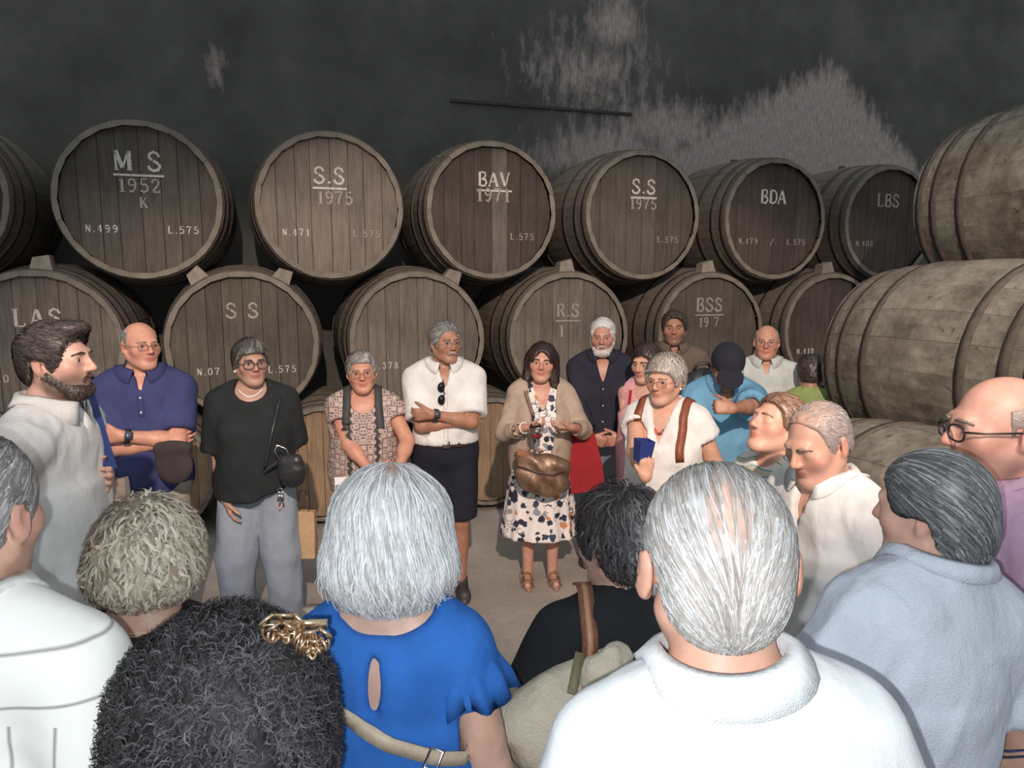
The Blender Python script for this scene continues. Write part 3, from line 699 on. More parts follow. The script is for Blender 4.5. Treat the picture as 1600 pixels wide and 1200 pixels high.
# ------------------------------------------------------------------ setting: floor, cellar wall, casks
ROW_A = math.atan(.323); RD = np.array([math.cos(ROW_A), math.sin(ROW_A), 0]); RN = np.array([-math.sin(ROW_A), math.cos(ROW_A), 0])
ROW_P = np.array([-2.69, 5.3, 0.])
def mat_floor():
    m, nt, b = new_mat('worn_concrete'); n = noise(nt, 1.3, 6, .6); n2 = noise(nt, 30, 4, .7)
    r = ramp(nt, n.outputs[0], [(0.3, srgb(150,142,134)), (0.7, srgb(186,176,166))]); r2 = ramp(nt, n2.outputs[0], [(0.3, (.82,.82,.82)), (0.65, (1,1,1))])
    nt.links.new(mixc(nt, 1.0, r.outputs[0], r2.outputs[0], 'MULTIPLY'), b.inputs['Base Color']); b.inputs['Roughness'].default_value = .8; bump(nt, b, n2.outputs[0], .2, .01); return m
def mathn(nt, op, a, b=None, c=None):
    n = N(nt, 'ShaderNodeMath', operation=op)
    for i, v in enumerate((a, b, c)):
        if v is None: continue
        if isinstance(v, (int, float)): n.inputs[i].default_value = v
        else: nt.links.new(v, n.inputs[i])
    return n.outputs[0]
def mat_wall():
    """dark, mouldy wall; patches where the dark crust has come off the pale plaster (x along the wall, z up)"""
    m, nt, b = new_mat('mouldy_plaster'); tc = N(nt, 'ShaderNodeTexCoord'); sp = N(nt, 'ShaderNodeSeparateXYZ'); nt.links.new(tc.outputs['Object'], sp.inputs[0])
    X, Z = sp.outputs[0], sp.outputs[2]
    nb = noise(nt, 1.1, 7, .62); nf = noise(nt, 6, 6, .7, stretch=(1.6, 1, .55)); ns = noise(nt, 22, 4, .6, stretch=(2.5, 1, .5))
    wob = mathn(nt, 'MULTIPLY_ADD', nf.outputs[0], 1.1, -.55)
    def blob(cx, cz, rx, rz, amp=1.0):
        dx = mathn(nt, 'DIVIDE', mathn(nt, 'SUBTRACT', X, cx), rx); dz = mathn(nt, 'DIVIDE', mathn(nt, 'SUBTRACT', Z, cz), rz)
        d = mathn(nt, 'SQRT', mathn(nt, 'ADD', mathn(nt, 'MULTIPLY', dx, dx), mathn(nt, 'MULTIPLY', dz, dz)))
        return mathn(nt, 'MULTIPLY', mathn(nt, 'SUBTRACT', 1.0, d), amp)
    WB = WALL_BLOBS
    acc = None
    for q in WB:
        v = blob(*q); acc = v if acc is None else mathn(nt, 'MAXIMUM', acc, v)
    # the big pale triangle: right edge falls steeply, left edge gently
    ax, az, sl, sr = WALL_TRI
    e1 = mathn(nt, 'SUBTRACT', az, Z); dxx = mathn(nt, 'SUBTRACT', X, ax)
    lft = mathn(nt, 'MULTIPLY_ADD', dxx, sl, e1); rgt = mathn(nt, 'MULTIPLY_ADD', dxx, -sr, e1)
    tri = mathn(nt, 'MINIMUM', mathn(nt, 'MINIMUM', lft, rgt), mathn(nt, 'MULTIPLY_ADD', Z, 1.5, -4.3)); acc = mathn(nt, 'MAXIMUM', acc, mathn(nt, 'MULTIPLY', tri, 1.2))
    msk = mathn(nt, 'ADD', acc, mathn(nt, 'MULTIPLY', wob, 1.0)); mk = ramp(nt, msk, [(0.02, (0,0,0)), (0.32, (1,1,1))])
    dark = ramp(nt, nb.outputs[0], [(0.3, srgb(76,76,72)), (0.55, srgb(93,93,88)), (0.75, srgb(110,108,104))])
    pale = ramp(nt, ns.outputs[0], [(0.3, srgb(140,127,124)), (0.7, srgb(186,172,167))])
    flk = ramp(nt, noise(nt, 3.2, 5, .6, stretch=(1.5,1,.6)).outputs[0], [(0.70, (0,0,0)), (0.80, (.3,.3,.3))])
    fac = N(nt, 'ShaderNodeMix', data_type='RGBA', blend_type='LIGHTEN'); fac.inputs[0].default_value = 1; nt.links.new(mk.outputs[0], fac.inputs[6]); nt.links.new(flk.outputs[0], fac.inputs[7])
    nt.links.new(mixc(nt, fac.outputs[2], dark.outputs[0], pale.outputs[0]), b.inputs['Base Color']); b.inputs['Roughness'].default_value = .95; b.inputs['Specular IOR Level'].default_value = .1
    bump(nt, b, nf.outputs[0], .5, .03); return m
def mat_wood(name, dark, light, dust=(.30,.28,.25), dustamt=.35, grain=(14,14,1.2), spot=0.25):
    m, nt, b = new_mat(name); g = noise(nt, 3.5, 6, .65, stretch=grain); bl = noise(nt, 2.6, 5, .6)
    r = ramp(nt, g.outputs[0], [(0.28, dark), (0.72, light)])
    bl2 = ramp(nt, bl.outputs[0], [(0.35, (1-spot,)*3), (0.62, (1,1,1))]); c1 = mixc(nt, 1.0, r.outputs[0], bl2.outputs[0], 'MULTIPLY')
    oi = N(nt, 'ShaderNodeObjectInfo'); rv = ramp(nt, oi.outputs['Random'], [(0, (.82,.82,.82)), (1, (1.08,1.06,1.04))]); c1 = mixc(nt, 1.0, c1, rv.outputs[0], 'MULTIPLY')
    ge = N(nt, 'ShaderNodeNewGeometry'); sp = N(nt, 'ShaderNodeSeparateXYZ'); nt.links.new(ge.outputs['Normal'], sp.inputs[0])
    dn = noise(nt, 18, 4, .7); up = mathn(nt, 'MULTIPLY', mathn(nt, 'ADD', mathn(nt, 'MAXIMUM', sp.outputs[2], 0.0), .25), mathn(nt, 'MULTIPLY', dn.outputs[0], dustamt*2)); cl = N(nt, 'ShaderNodeClamp'); nt.links.new(up, cl.inputs[0])
    nt.links.new(mixc(nt, cl.outputs[0], c1, dust), b.inputs['Base Color']); b.inputs['Roughness'].default_value = .9; b.inputs['Specular IOR Level'].default_value = .15
    
    if name == 'stave_oak_pale':
        g2 = N(nt, 'ShaderNodeNewGeometry'); n3 = noise(nt, 3.2, 8, .72, vec=g2.outputs['Position']); n4 = noise(nt, 26, 4, .6, vec=g2.outputs['Position']); k3 = ramp(nt, n3.outputs[0], [(0.36, (.52,.48,.46)), (0.58, (1.05,1.05,1.04))]); k4 = ramp(nt, n4.outputs[0], [(0.28, (.45,.42,.4)), (0.40, (1,1,1))])
        src = b.inputs['Base Color'].links[0].from_socket; nt.links.new(mixc(nt, 1.0, mixc(nt, 1.0, src, k3.outputs[0], 'MULTIPLY'), k4.outputs[0], 'MULTIPLY'), b.inputs['Base Color'])
    bump(nt, b, g.outputs[0], .25, .01); return m
# floor
mb = MB(); mb.box((0, 6, -.05), (30, 24, .1)); fo_ = mb.build('floor', mat_floor(), None, False); tag(fo_, 'worn grey concrete cellar floor', None, None, 'structure')
# wall behind the stack (its object space: x along the wall, z up)
wall_o = ROW_P+RN*1.62
WALL_BLOBS = [(4.5,4.65,.4,.35,.5),(4.25,4.15,.9,.5,.28),(5.2,3.6,1.2,.4,.4),(4.5,3.3,1.1,.4,.5),(.54,3.88,.10,.2,.3)]
WALL_TRI = (7.3, 4.62, .50, .80)
mb = MB(); mb.box((2, .15, 4), (26, .3, 8)); wo = mb.build('wall_back', mat_wall(), None, False); wo.location = wall_o; wo.rotation_euler = (0,0,ROW_A); tag(wo, 'dark mouldy cellar wall with pale bare plaster patches', None, None, 'structure')
mb = MB(); mb.box((3.7,-.015,3.74), (2.0,.03,.028)); o = mb.build('trim_1', mat_wood('old_batten', srgb(50,46,44), srgb(72,66,62)), None, False); o.location = wall_o; o.rotation_euler = (0,0,ROW_A); tag(o, 'thin dark batten along the mouldy wall', None, None, 'structure')
# --- cask pieces (axis +y, head at y=0)
CL = 1.42
def cr(y): return .548+.062*(1-((y-CL/2)/(CL/2))**2)
def stave_mesh(n):
    V, Fc = [], []; ys = np.linspace(0, CL, 9); da = 2*math.pi/n; a0, a1 = -da/2*.994, da/2*.994
    for y in ys:
        r = cr(y)
        for rr, a in ((r-.036, a0), (r-.002, a0), (r, 0), (r-.002, a1), (r-.036, a1)): V.append((rr*math.sin(a), y, rr*math.cos(a)))
    for i in range(len(ys)-1):
        for k in range(4): Fc.append((i*5+k, (i+1)*5+k, (i+1)*5+k+1, i*5+k+1))
    Fc += [(0,1,2,3,4), tuple((len(ys)-1)*5+k for k in (4,3,2,1,0))]
    return V, Fc
NST = 22; sv, sf = stave_mesh(NST)
W_STAVE = {'far': mat_wood('stave_oak', srgb(72,68,62), srgb(112,104,94), srgb(148,140,128), .55, (12,1.2,12)), 'near': mat_wood('stave_oak_pale', srgb(92,87,79), srgb(150,143,130), srgb(160,154,142), .45, (4,2.5,4), .5)}
W_HEAD = {'mid': mat_wood('head_oak_brown', srgb(80,75,69), srgb(108,101,93), srgb(150,142,132), .12), 'light': mat_wood('head_oak_light', srgb(108,98,90), srgb(142,130,120), srgb(160,150,140), .15),
          'dark': mat_wood('head_oak_dark', srgb(68,60,56), srgb(94,84,78), srgb(130,120,110), .1), 'grey': mat_wood('head_oak_grey', srgb(98,91,84), srgb(136,126,117), srgb(150,142,132), .15), 'tan': mat_wood('head_oak_tan', srgb(140,116,92), srgb(180,152,124), srgb(170,160,140), .15)}
IRON = mat_wood('hoop_iron', srgb(58,52,48), srgb(92,82,74), srgb(130,122,112), .4, (6,6,6))
PAINT = plain('stencil_paint', srgb(196,190,182), .85, 0, .2, 90, .3)
PAINT2 = plain('faded_paint', srgb(158,148,140), .85, 0, .2, 90, .35)
CHIME = mat_wood('lit_dusty_chime', srgb(112,104,94), srgb(156,148,136), srgb(170,162,150), .3)  # stave ends paler than the staves: caught light put into the colour, plus dust
stave_me = {}
for k in W_STAVE:
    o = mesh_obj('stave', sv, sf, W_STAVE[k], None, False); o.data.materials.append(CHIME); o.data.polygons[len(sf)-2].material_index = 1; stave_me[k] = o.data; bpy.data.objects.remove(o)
bw = np.array([.13,.15,.12,.16,.145,.125,.15,.13]); HR = .514; bx = -HR+2*HR*np.concatenate([[0], np.cumsum(bw)/bw.sum()])
def board(i):
    x0, x1 = bx[i]+.002, bx[i+1]-.002; xs = np.linspace(x0, x1, 5); zt = np.sqrt(np.maximum(HR**2-xs**2, 0.0004)); V = []; Fc = []
    for y in (.05, .078):
        for x, z in zip(xs, zt): V += [(x, y, z), (x, y, -z)]
    for k in range(4): a = k*2; Fc += [(a, a+1, a+3, a+2), (10+a, 10+a+2, 10+a+3, 10+a+1), (a, a+2, 10+a+2, 10+a), (a+1, 10+a+1, 10+a+3, a+3)]
    Fc += [(0,10,11,1), (8,9,19,18)]
    return V, Fc
board_me = {}
def get_board(i, k):
    if (i, k) not in board_me:
        o = mesh_obj('head_board', *board(i), W_HEAD[k], None, False); board_me[(i, k)] = o.data; bpy.data.objects.remove(o)
    return board_me[(i, k)]
def hoop_me(y0, y1):
    mb = MB(); n = 40; prof = [(cr(y0)-.004, y0), (cr(y0)+.006, y0), (cr(y1)+.006, y1), (cr(y1)-.004, y1)]; V = []; Fc = []
    for r, y in prof:
        for k in range(n): A = 2*math.pi*k/n; V.append((r*math.sin(A), y, r*math.cos(A)))
    for i in range(3):
        for k in range(n): Fc.append((i*n+k, (i+1)*n+k, (i+1)*n+(k+1) % n, i*n+(k+1) % n))
    o = mesh_obj('hoop', V, Fc, IRON, None, True); me = o.data; bpy.data.objects.remove(o); return me
HOOPS = [hoop_me(a, b) for a, b in ((.025,.075), (.15,.20), (.36,.41), (1.01,1.06), (1.22,1.27), (1.345,1.395))]
# stencil glyphs: polylines with stroke widths
GL = {'M': [([(.08,0),(.08,1)],.1),([(.1,1),(.4,.1)],.2),([(.4,.1),(.72,1)],.1),([(.74,0),(.74,1)],.2),([(-.02,0),(.2,0)],.06),([(.6,0),(.88,0)],.06)],
 'S': [([(.6,.74),(.52,.92),(.32,1),(.12,.88),(.1,.7),(.24,.58)],.13),([(.3,.55),(.5,.42),(.62,.26),(.52,.06),(.3,0),(.1,.1),(.04,.26)],.15)],
 'B': [([(.12,0),(.12,1)],.18),([(.22,1),(.5,.96),(.56,.78),(.46,.56),(.26,.53)],.12),([(.28,.5),(.56,.44),(.62,.24),(.5,.03),(.22,0)],.14)],
 'A': [([(.04,0),(.34,1)],.09),([(.38,.95),(.66,0)],.19),([(.18,.34),(.5,.34)],.08),([(-.05,0),(.15,0)],.06),([(.54,0),(.78,0)],.06)],
 'V': [([(.06,1),(.36,.04)],.19),([(.4,.06),(.66,1)],.09),([(-.04,1),(.2,1)],.06),([(.56,1),(.78,1)],.06)],
 'D': [([(.12,0),(.12,1)],.18),([(.24,1),(.5,.92),(.64,.7),(.66,.45),(.58,.15),(.4,.02),(.22,0)],.13)],
 'L': [([(.14,0),(.14,1)],.18),([(.24,.02),(.55,.02),(.6,.2)],.09),([(.0,1),(.3,1)],.06)],
 'R': [([(.12,0),(.12,1)],.18),([(.24,1),(.5,.94),(.56,.76),(.46,.55),(.26,.5)],.13),([(.36,.48),(.64,0)],.16)],
 'H': [([(.12,0),(.12,1)],.18),([(.6,0),(.6,1)],.18),([(.22,.5),(.5,.5)],.08)],
 'K': [([(.12,0),(.12,1)],.18),([(.58,1),(.24,.5)],.08),([(.28,.55),(.62,0)],.18)],
 'N': [([(.1,0),(.1,1)],.1),([(.12,1),(.58,0)],.19),([(.6,0),(.6,1)],.1)],
 '0': [([(.26,1),(.1,.8),(.06,.5),(.1,.2),(.26,0)],.16),([(.36,0),(.52,.2),(.56,.5),(.52,.8),(.36,1)],.16)],
 '1': [([(.3,0),(.3,1)],.2),([(.12,.82),(.26,.98)],.09),([(.12,0),(.5,0)],.07)],
 '2': [([(.08,.72),(.14,.93),(.34,1),(.54,.86),(.5,.6),(.26,.3),(.08,.06)],.14),([(.1,.04),(.58,.04),(.6,.2)],.12)],
 '3': [([(.08,.8),(.3,1),(.54,.84),(.46,.58),(.28,.52)],.14),([(.3,.5),(.56,.4),(.56,.14),(.3,0),(.06,.18)],.14)],
 '4': [([(.42,0),(.42,1)],.18),([(.34,.95),(.04,.32),(.6,.32)],.09)],
 '5': [([(.54,1),(.16,1),(.12,.56)],.12),([(.16,.56),(.4,.62),(.58,.42),(.54,.14),(.3,0),(.06,.14)],.15)],
 '6': [([(.5,.92),(.3,1),(.12,.75),(.06,.4),(.14,.1),(.3,0),(.52,.12),(.56,.34),(.42,.54),(.2,.48)],.14)],
 '7': [([(.06,.88),(.06,1),(.58,1),(.34,.5),(.26,0)],.15)],
 '8': [([(.32,.54),(.12,.68),(.16,.92),(.32,1),(.5,.9),(.5,.68),(.32,.54)],.13),([(.3,.5),(.08,.32),(.12,.08),(.32,0),(.56,.1),(.56,.32),(.34,.5)],.14)],
 '9': [([(.12,.08),(.34,0),(.52,.3),(.56,.64),(.46,.92),(.3,1),(.1,.88),(.08,.64),(.22,.48),(.44,.54)],.14)],
 '.': [([(.12,.0),(.12,.14)],.16)], '/': [([(.1,0),(.6,1)],.08)], '-': [([(.05,.5),(.5,.5)],.08)], ' ': []}
ADV = {'M': .98, '.': .3, ' ': .45, '1': .58, 'A': .82, 'V': .8}
def lettering(parent, text, x, z, h, mat, gap=.1, under=None, aspect=1.0):
    mb = MB(); wd = sum(ADV.get(ch, .72)+gap for ch in text)*h*aspect-gap*h*aspect; cx = x-wd/2
    def stroke(pts, w):
        pts = np.array(pts); n = len(pts); V = []
        for i in range(n):
            t = pts[min(i+1, n-1)]-pts[max(i-1, 0)]; t = t/np.linalg.norm(t); nn = np.array([-t[1], t[0]])*w/2
            for p in (pts[i]+nn, pts[i]-nn): V.append((p[0], .0475, p[1]))
        for i in range(n):
            V.append((V[2*i][0], .0505, V[2*i][2])); V.append((V[2*i+1][0], .0505, V[2*i+1][2]))
        # front ribbon, and its two thin edges
        Fc = [(2*i, 2*i+1, 2*i+3, 2*i+2) for i in range(n-1)]; b0 = 2*n
        Fc += [(2*i, 2*i+2, b0+2*i+2, b0+2*i) for i in range(n-1)]+[(2*i+1, b0+2*i+1, b0+2*i+3, 2*i+3) for i in range(n-1)]
        mb.add(V, Fc)
    for ch in text:
        for pts, w in GL[ch]: stroke([(cx+p[0]*h*aspect, z+p[1]*h) for p in pts], w*h)
        cx += (ADV.get(ch, .72)+gap)*h*aspect
    if under: stroke([(x-wd/2-.01, z-.035), (x+wd/2+.01, z-.035)], under)
    return mb.build('lettering', mat, parent, False)
def cask(label, loc, rz=ROW_A, head='mid', stave='far', text=(), group='casks', bung=False, spin=0.0, special=None, scale=1.0, marks='stencil'):
    o = empty('wine_cask', loc, rz); tag(o, label, 'barrel', group); o.scale = (scale,)*3; rg = random.Random(hash((round(loc[0], 2), round(loc[2], 2))))
    def ch(name, me):
        c = bpy.data.objects.new(name, me); COL.objects.link(c); c.parent = o; return c
    for k in range(NST):
        a = 2*math.pi*k/NST+spin; c = ch('stave', stave_me[stave]); c.rotation_euler = (0,a,0); d = rg.uniform(-.003, .002); c.location = (d*math.sin(a), rg.uniform(-.004, .004), d*math.cos(a))
    for i in range(len(bw)):
        c = ch('head_board', get_board(i, (special or {}).get(i, head))); c.location = (0, rg.uniform(-.002, .001), 0)
    for me in HOOPS: ch('hoop', me)
    mb = MB(); n = 32; mb.add([(HR*math.cos(6.2832*k/n), CL-.06, HR*math.sin(6.2832*k/n)) for k in range(n)]+[(HR*math.cos(6.2832*k/n), CL-.03, HR*math.sin(6.2832*k/n)) for k in range(n)], [tuple(range(n)), tuple(range(2*n-1, n-1, -1))]); mb.build('back_head', W_HEAD[head], o, False)
    if bung:
        mb = MB(); mb.lathe([(0,.64),(.035,.64),(.04,.58)], 12); b_ = mb.build('bung', W_STAVE['far'], o, False); b_.location = (0, CL*.5, 0)
    for t in text: lettering(o, *t)
    return o
def row_at(px, z, side=0.0):
    x = 0.0
    for _ in range(12):
        y = ROW_P[1]+(x-ROW_P[0])*.323; u = (px-800)/F_PX; t = y*math.cos(PITCH)+(CAM_H-z)*math.sin(PITCH); x = u*t
    return (x, y, z)
Z1, Z2, Z3 = 2.52, 1.48, .515
P1, P2 = PAINT, PAINT2
G1 = 'casks of the top row along the wall'
nl = lambda t, m=None: (t, -.26, -.225, .05, m or P1, .25); ll = lambda t, m=None: (t, .27, -.225, .05, m or P1, .25)
cask('dim cask end cut off by the left edge, top row left of M S', row_at(-138, Z1), group=G1, head='dark')
cask('large top-row cask stencilled M S over 1952', row_at(218, Z1), head='mid', group=G1, text=[('M S', -.0, .21, .13, P1, .1, .014), ('1952', .0, .06, .09, P2, .12), ('K', .02, -.05, .075, P2), nl('N.499'), ll('L.575')])
cask('pale-faced top-row cask stencilled S.S between M S and the dark cask', row_at(517, Z1), head='light', group=G1, text=[('S.S', .0, .17, .12, P1, .1, .016), ('1975', .04, .02, .09, P2, .1), nl('N.471'), ll('L.575', P2)])
cask('darkest top-row cask stencilled BAV with a pale drip down its middle', row_at(770, Z1), head='dark', group=G1, special={4: 'grey'}, text=[('BAV', .03, .2, .11, P1, .08, .014), ('1971', .02, .08, .10, P2, .1), ll('L.575', P2)])
cask('reddish brown top-row cask stencilled S.S right of the BAV cask', row_at(1006, Z1), head='mid', group=G1, text=[('S.S', .02, .19, .12, P1, .1, .016), ('1975', .02, .06, .085, P2, .12), ll('L.575', P2)])
cask('dim top-row cask stencilled BDA with a bung on top', row_at(1213, Z1), head='dark', group=G1, bung=True, text=[('BDA', .0, .15, .12, P1, .06), nl('N.479', P2), ('/', 0, -.24, .07, P2), ll('L.575', P2)])
cask('farthest top-row cask stencilled LBS, half behind the big pale cask', row_at(1392, Z1), head='dark', group=G1, bung=True, text=[('LBS', .0, .16, .12, P2, .06), nl('N.402', P2)])
G2 = 'casks of the middle row along the wall'
cask('middle-row cask behind the bearded man in profile, stencilled LAS', row_at(60, Z2), head='grey', group=G2, text=[('LAS', .0, .16, .12, P1, .12), nl('N.0'), ll('L.575', P2)])
cask('middle-row cask behind the woman in black, marked N.07 and L.575', row_at(381, Z2), head='mid', group=G2, text=[('S S', .0, .2, .11, P2, .12), nl('N.07'), ll('L.575')])
cask('pale middle-row cask behind the man in white, marked N.378', row_at(654, Z2), head='grey', group=G2, text=[nl('N.378')])
cask('middle-row cask behind the white-bearded man, faintly stencilled R.S', row_at(891, Z2), head='grey', group=G2, text=[('R.S', .0, .17, .11, P2, .1, .012), ('1', -.06, .0, .1, P2)])
cask('middle-row cask stencilled BSS behind the dark-capped man', row_at(1112, Z2), head='mid', group=G2, text=[('BSS', .0, .2, .12, P2, .08, .012), ('19 7', .0, .06, .08, P2, .1)])
cask('dim middle-row cask marked N.410 beside the big pale cask', row_at(1300, Z2), head='dark', group=G2, text=[nl('N.410')])
cask('last middle-row cask, mostly hidden behind the big pale casks', row_at(1480, Z2), head='dark', group=G2)
G3 = 'casks of the bottom row on the floor'
for px, lb in ((-90, 'bottom-row cask behind the bearded man in the white shirt'), (232, 'bottom-row cask behind the man in the purple polo'), (506, 'tan bottom-row cask between the woman in black and the woman in the patterned top'), (768, 'tan bottom-row cask between the man in white and the woman in the floral dress'), (990, 'bottom-row cask hidden behind the group around the white-bearded man'), (1190, 'bottom-row cask hidden behind the man in the blue shirt')):
    cask(lb, row_at(px, Z3), head='tan', group=G3, scale=.845)
# nearer stack on the right, same direction
GN = 'big pale casks of the near right-hand stack'
cask('big pale dirty cask lying sideways at the right, over the pink-shirted man', (2.94,3.50,1.47), stave='near', head='light', group=GN)
cask('topmost big pale cask at the right edge', (3.60,3.78,2.45), stave='near', head='light', group=GN)
cask('lowest pale cask at the right, showing above the man in the white shirt', (2.42,2.92,.60), stave='near', head='tan', group=GN)
# wooden chocks between the rows
CH = mat_wood('chock_wood', srgb(110,104,96), srgb(160,150,138), srgb(170,162,150), .4)
chocks = [(381, -.30, 'middle row wedged under the M S cask'), (381, .30, 'middle row wedged under the pale S.S cask'), (654, .30, 'middle row wedged under the BAV cask'), (891, -.02, 'top of the R.S cask'), (1112, -.03, 'top of the BSS cask'), (1300, -.05, 'top of the N.410 cask'), (60, .05, 'top of the LAS cask')]
for px, du, lb in chocks:
    c = np.array(row_at(px, Z2)); a = math.asin(max(-.99, min(.99, du/.585))); p = c+RD*du+np.array([0,0,.585*math.cos(a)])+RN*.10
    h0 = .045; mb = MB(); mb.add([(-.07,-.06,-.03),(.07,-.06,-.03),(.07,.06,-.03),(-.07,.06,-.03),(-.055,-.055,.05),(.045,-.055,.075),(.045,.055,.075),(-.055,.055,.05)], [(0,3,2,1),(4,5,6,7),(0,1,5,4),(1,2,6,5),(2,3,7,6),(3,0,4,7)])
    o = mb.build('wooden_chock', CH, None, False); o.location = p; o.rotation_euler = (0, a, ROW_A); tag(o, 'small wooden chock on the '+lb, 'chock', 'chocks between the cask rows')
# ------------------------------------------------------------------ hair presets
SHORT = [(-.115,.088),(-.075,.078),(-.055,.05),(-.045,.0),(-.03,-.03),(-.012,-.03),(.0,.012),(.03,.015),(.045,-.035),(.07,-.062),(.12,-.075)]
def hs_short(cols, th=.009, n=450, line=SHORT, P0=(0,-.13,.12), gw=.25, length=.045, w=.005, wave=0, amp=.003, add=(), sub=(), **k):
    return dict(th=th, line=line, cols=cols, amp=amp, add=list(add), sub=list(sub), strands=[dict(flat=True, n=int(n*1.4), steps=5, length=length, w=w*.8, P0=P0, gw=gw, wave=wave, off=.002, lift=.002, jit=.12)], **k)
def hs_bald(cols, n=250, ztop=.06, **k):
    return dict(th=.005, line=[(-.115,.3),(-.02,.3),(-.018,.06),(-.012,-.02),(.0,.012),(.03,.015),(.045,-.035),(.07,-.062),(.12,-.07)], cols=cols, amp=.001, sub=[(ell((0,-.01,ztop+.07),(.09,.13,.075)),.01)], strands=[dict(n=n, length=.025, w=.004, P0=(0,-.13,.1), gw=.2, off=.001, lift=.002)], **k)
def beard(cols, th=.006, n=300, must=True, full=True, length=.02):
    ad = []
    if full: ad += [(rc((q*.056,.0,-.045),(q*.03,-.066,-.098),.020+th,.020+th),.015) for q in (-1,1)]+[(ell((0,-.074,-.1),(.032+th,.02+th,.024+th)),.02)]
    if must: ad += [(rc((0,-.1,-.047),(q*.026,-.091,-.06),.0075,.006),.006) for q in (-1,1)]
    sb = [(ell((0,-.11,-.061),(.021,.02,.006)),.004)] if full else []
    return dict(cap=False, add=ad, sub=sb, cols=cols, amp=.002, h=.0045, strands=[dict(n=n, length=length, w=.0035, P0=(0,-.04,.02), gw=.6, off=.001, lift=.003)], line=[(-.13,-.2),(-.125,-.2),(.015,-.2),(.02,.1)])
GREY = [(.36,.34,.33),(.62,.6,.58),(.2,.18,.17)]; WHITE = [(.82,.82,.84),(.6,.6,.62),(.42,.41,.41)]; DARK = [(.03,.022,.02),(.06,.045,.04),(.1,.08,.07)]; BROWN = [(.12,.07,.045),(.2,.12,.08),(.06,.035,.025)]
SK = (.62,.35,.25); SKR = (.60,.30,.21); SKD = (.40,.20,.13)
# ------------------------------------------------------------------ cloth patterns
def mat_floral():
    m, nt, b = new_mat('floral_print'); tc = N(nt, 'ShaderNodeTexCoord'); base = (.78,.72,.68)
    nz = noise(nt, 14, 3); wv = N(nt, 'ShaderNodeMixRGB'); wv.blend_type = 'ADD'; wv.inputs[0].default_value = .05; nt.links.new(tc.outputs['Object'], wv.inputs[1]); nt.links.new(nz.outputs[1], wv.inputs[2])
    v = N(nt, 'ShaderNodeTexVoronoi'); v.inputs['Scale'].default_value = 19; nt.links.new(wv.outputs[0], v.inputs['Vector'])
    pet = noise(nt, 42, 2); t = mathn(nt, 'MULTIPLY_ADD', pet.outputs[0], .5, v.outputs['Distance']); mk = ramp(nt, t, [(0.66, (1,1,1)), (0.71, (0,0,0))])
    sp = N(nt, 'ShaderNodeSeparateColor'); nt.links.new(v.outputs['Color'], sp.inputs[0])
    fc = ramp(nt, sp.outputs[0], [(0.0, (.02,.03,.06)), (0.4, (.03,.05,.09)), (0.55, (.25,.27,.3)), (0.75, (.02,.02,.03)), (0.86, (.55,.22,.08))]); fc.color_ramp.interpolation = 'CONSTANT'
    v2 = N(nt, 'ShaderNodeTexVoronoi'); v2.feature = 'DISTANCE_TO_EDGE'; v2.inputs['Scale'].default_value = 26; nt.links.new(wv.outputs[0], v2.inputs['Vector']); tw = noise(nt, 9, 2); tk = mathn(nt, 'MULTIPLY', ramp(nt, v2.outputs['Distance'], [(0.03, (1,1,1)), (0.05, (0,0,0))]).outputs[0], ramp(nt, tw.outputs[0], [(0.5, (0,0,0)), (0.56, (1,1,1))]).outputs[0])
    base = mixc(nt, tk, base, (.10,.11,.14)); nt.links.new(mixc(nt, mk.outputs[0], base, fc.outputs[0]), b.inputs['Base Color']); b.inputs['Roughness'].default_value = .8; MATS['floral'] = m; return m
def mat_aztec():
    m, nt, b = new_mat('patterned_blouse'); tc = N(nt, 'ShaderNodeTexCoord'); sp = N(nt, 'ShaderNodeSeparateXYZ'); nt.links.new(tc.outputs['Object'], sp.inputs[0]); ax = mathn(nt, 'ABSOLUTE', sp.outputs[0])
    v = N(nt, 'ShaderNodeTexVoronoi'); v.inputs['Scale'].default_value = 34; v.distance = 'CHEBYCHEV'; cb = N(nt, 'ShaderNodeCombineXYZ'); nt.links.new(ax, cb.inputs[0]); nt.links.new(sp.outputs[2], cb.inputs[2]); v.inputs['Randomness'].default_value = .35; nt.links.new(cb.outputs[0], v.inputs['Vector'])
    mk = ramp(nt, v.outputs['Distance'], [(0.15, (1,1,1)), (0.22, (0,0,0)), (0.36, (0,0,0)), (0.42, (.8,.8,.8))]); ink = mixc(nt, mk.outputs[0], (.50,.40,.35), (.17,.10,.09))
    # two dark zigzag bands either side of the middle
    zg = mathn(nt, 'PINGPONG', sp.outputs[2], .022); dd = mathn(nt, 'SUBTRACT', ax, mathn(nt, 'ADD', .072, mathn(nt, 'MULTIPLY', zg, .7))); band = ramp(nt, mathn(nt, 'ABSOLUTE', dd), [(0.010, (1,1,1)), (0.014, (0,0,0))])
    nt.links.new(mixc(nt, band.outputs[0], ink, (.05,.045,.045)), b.inputs['Base Color']); b.inputs['Roughness'].default_value = .8; return m
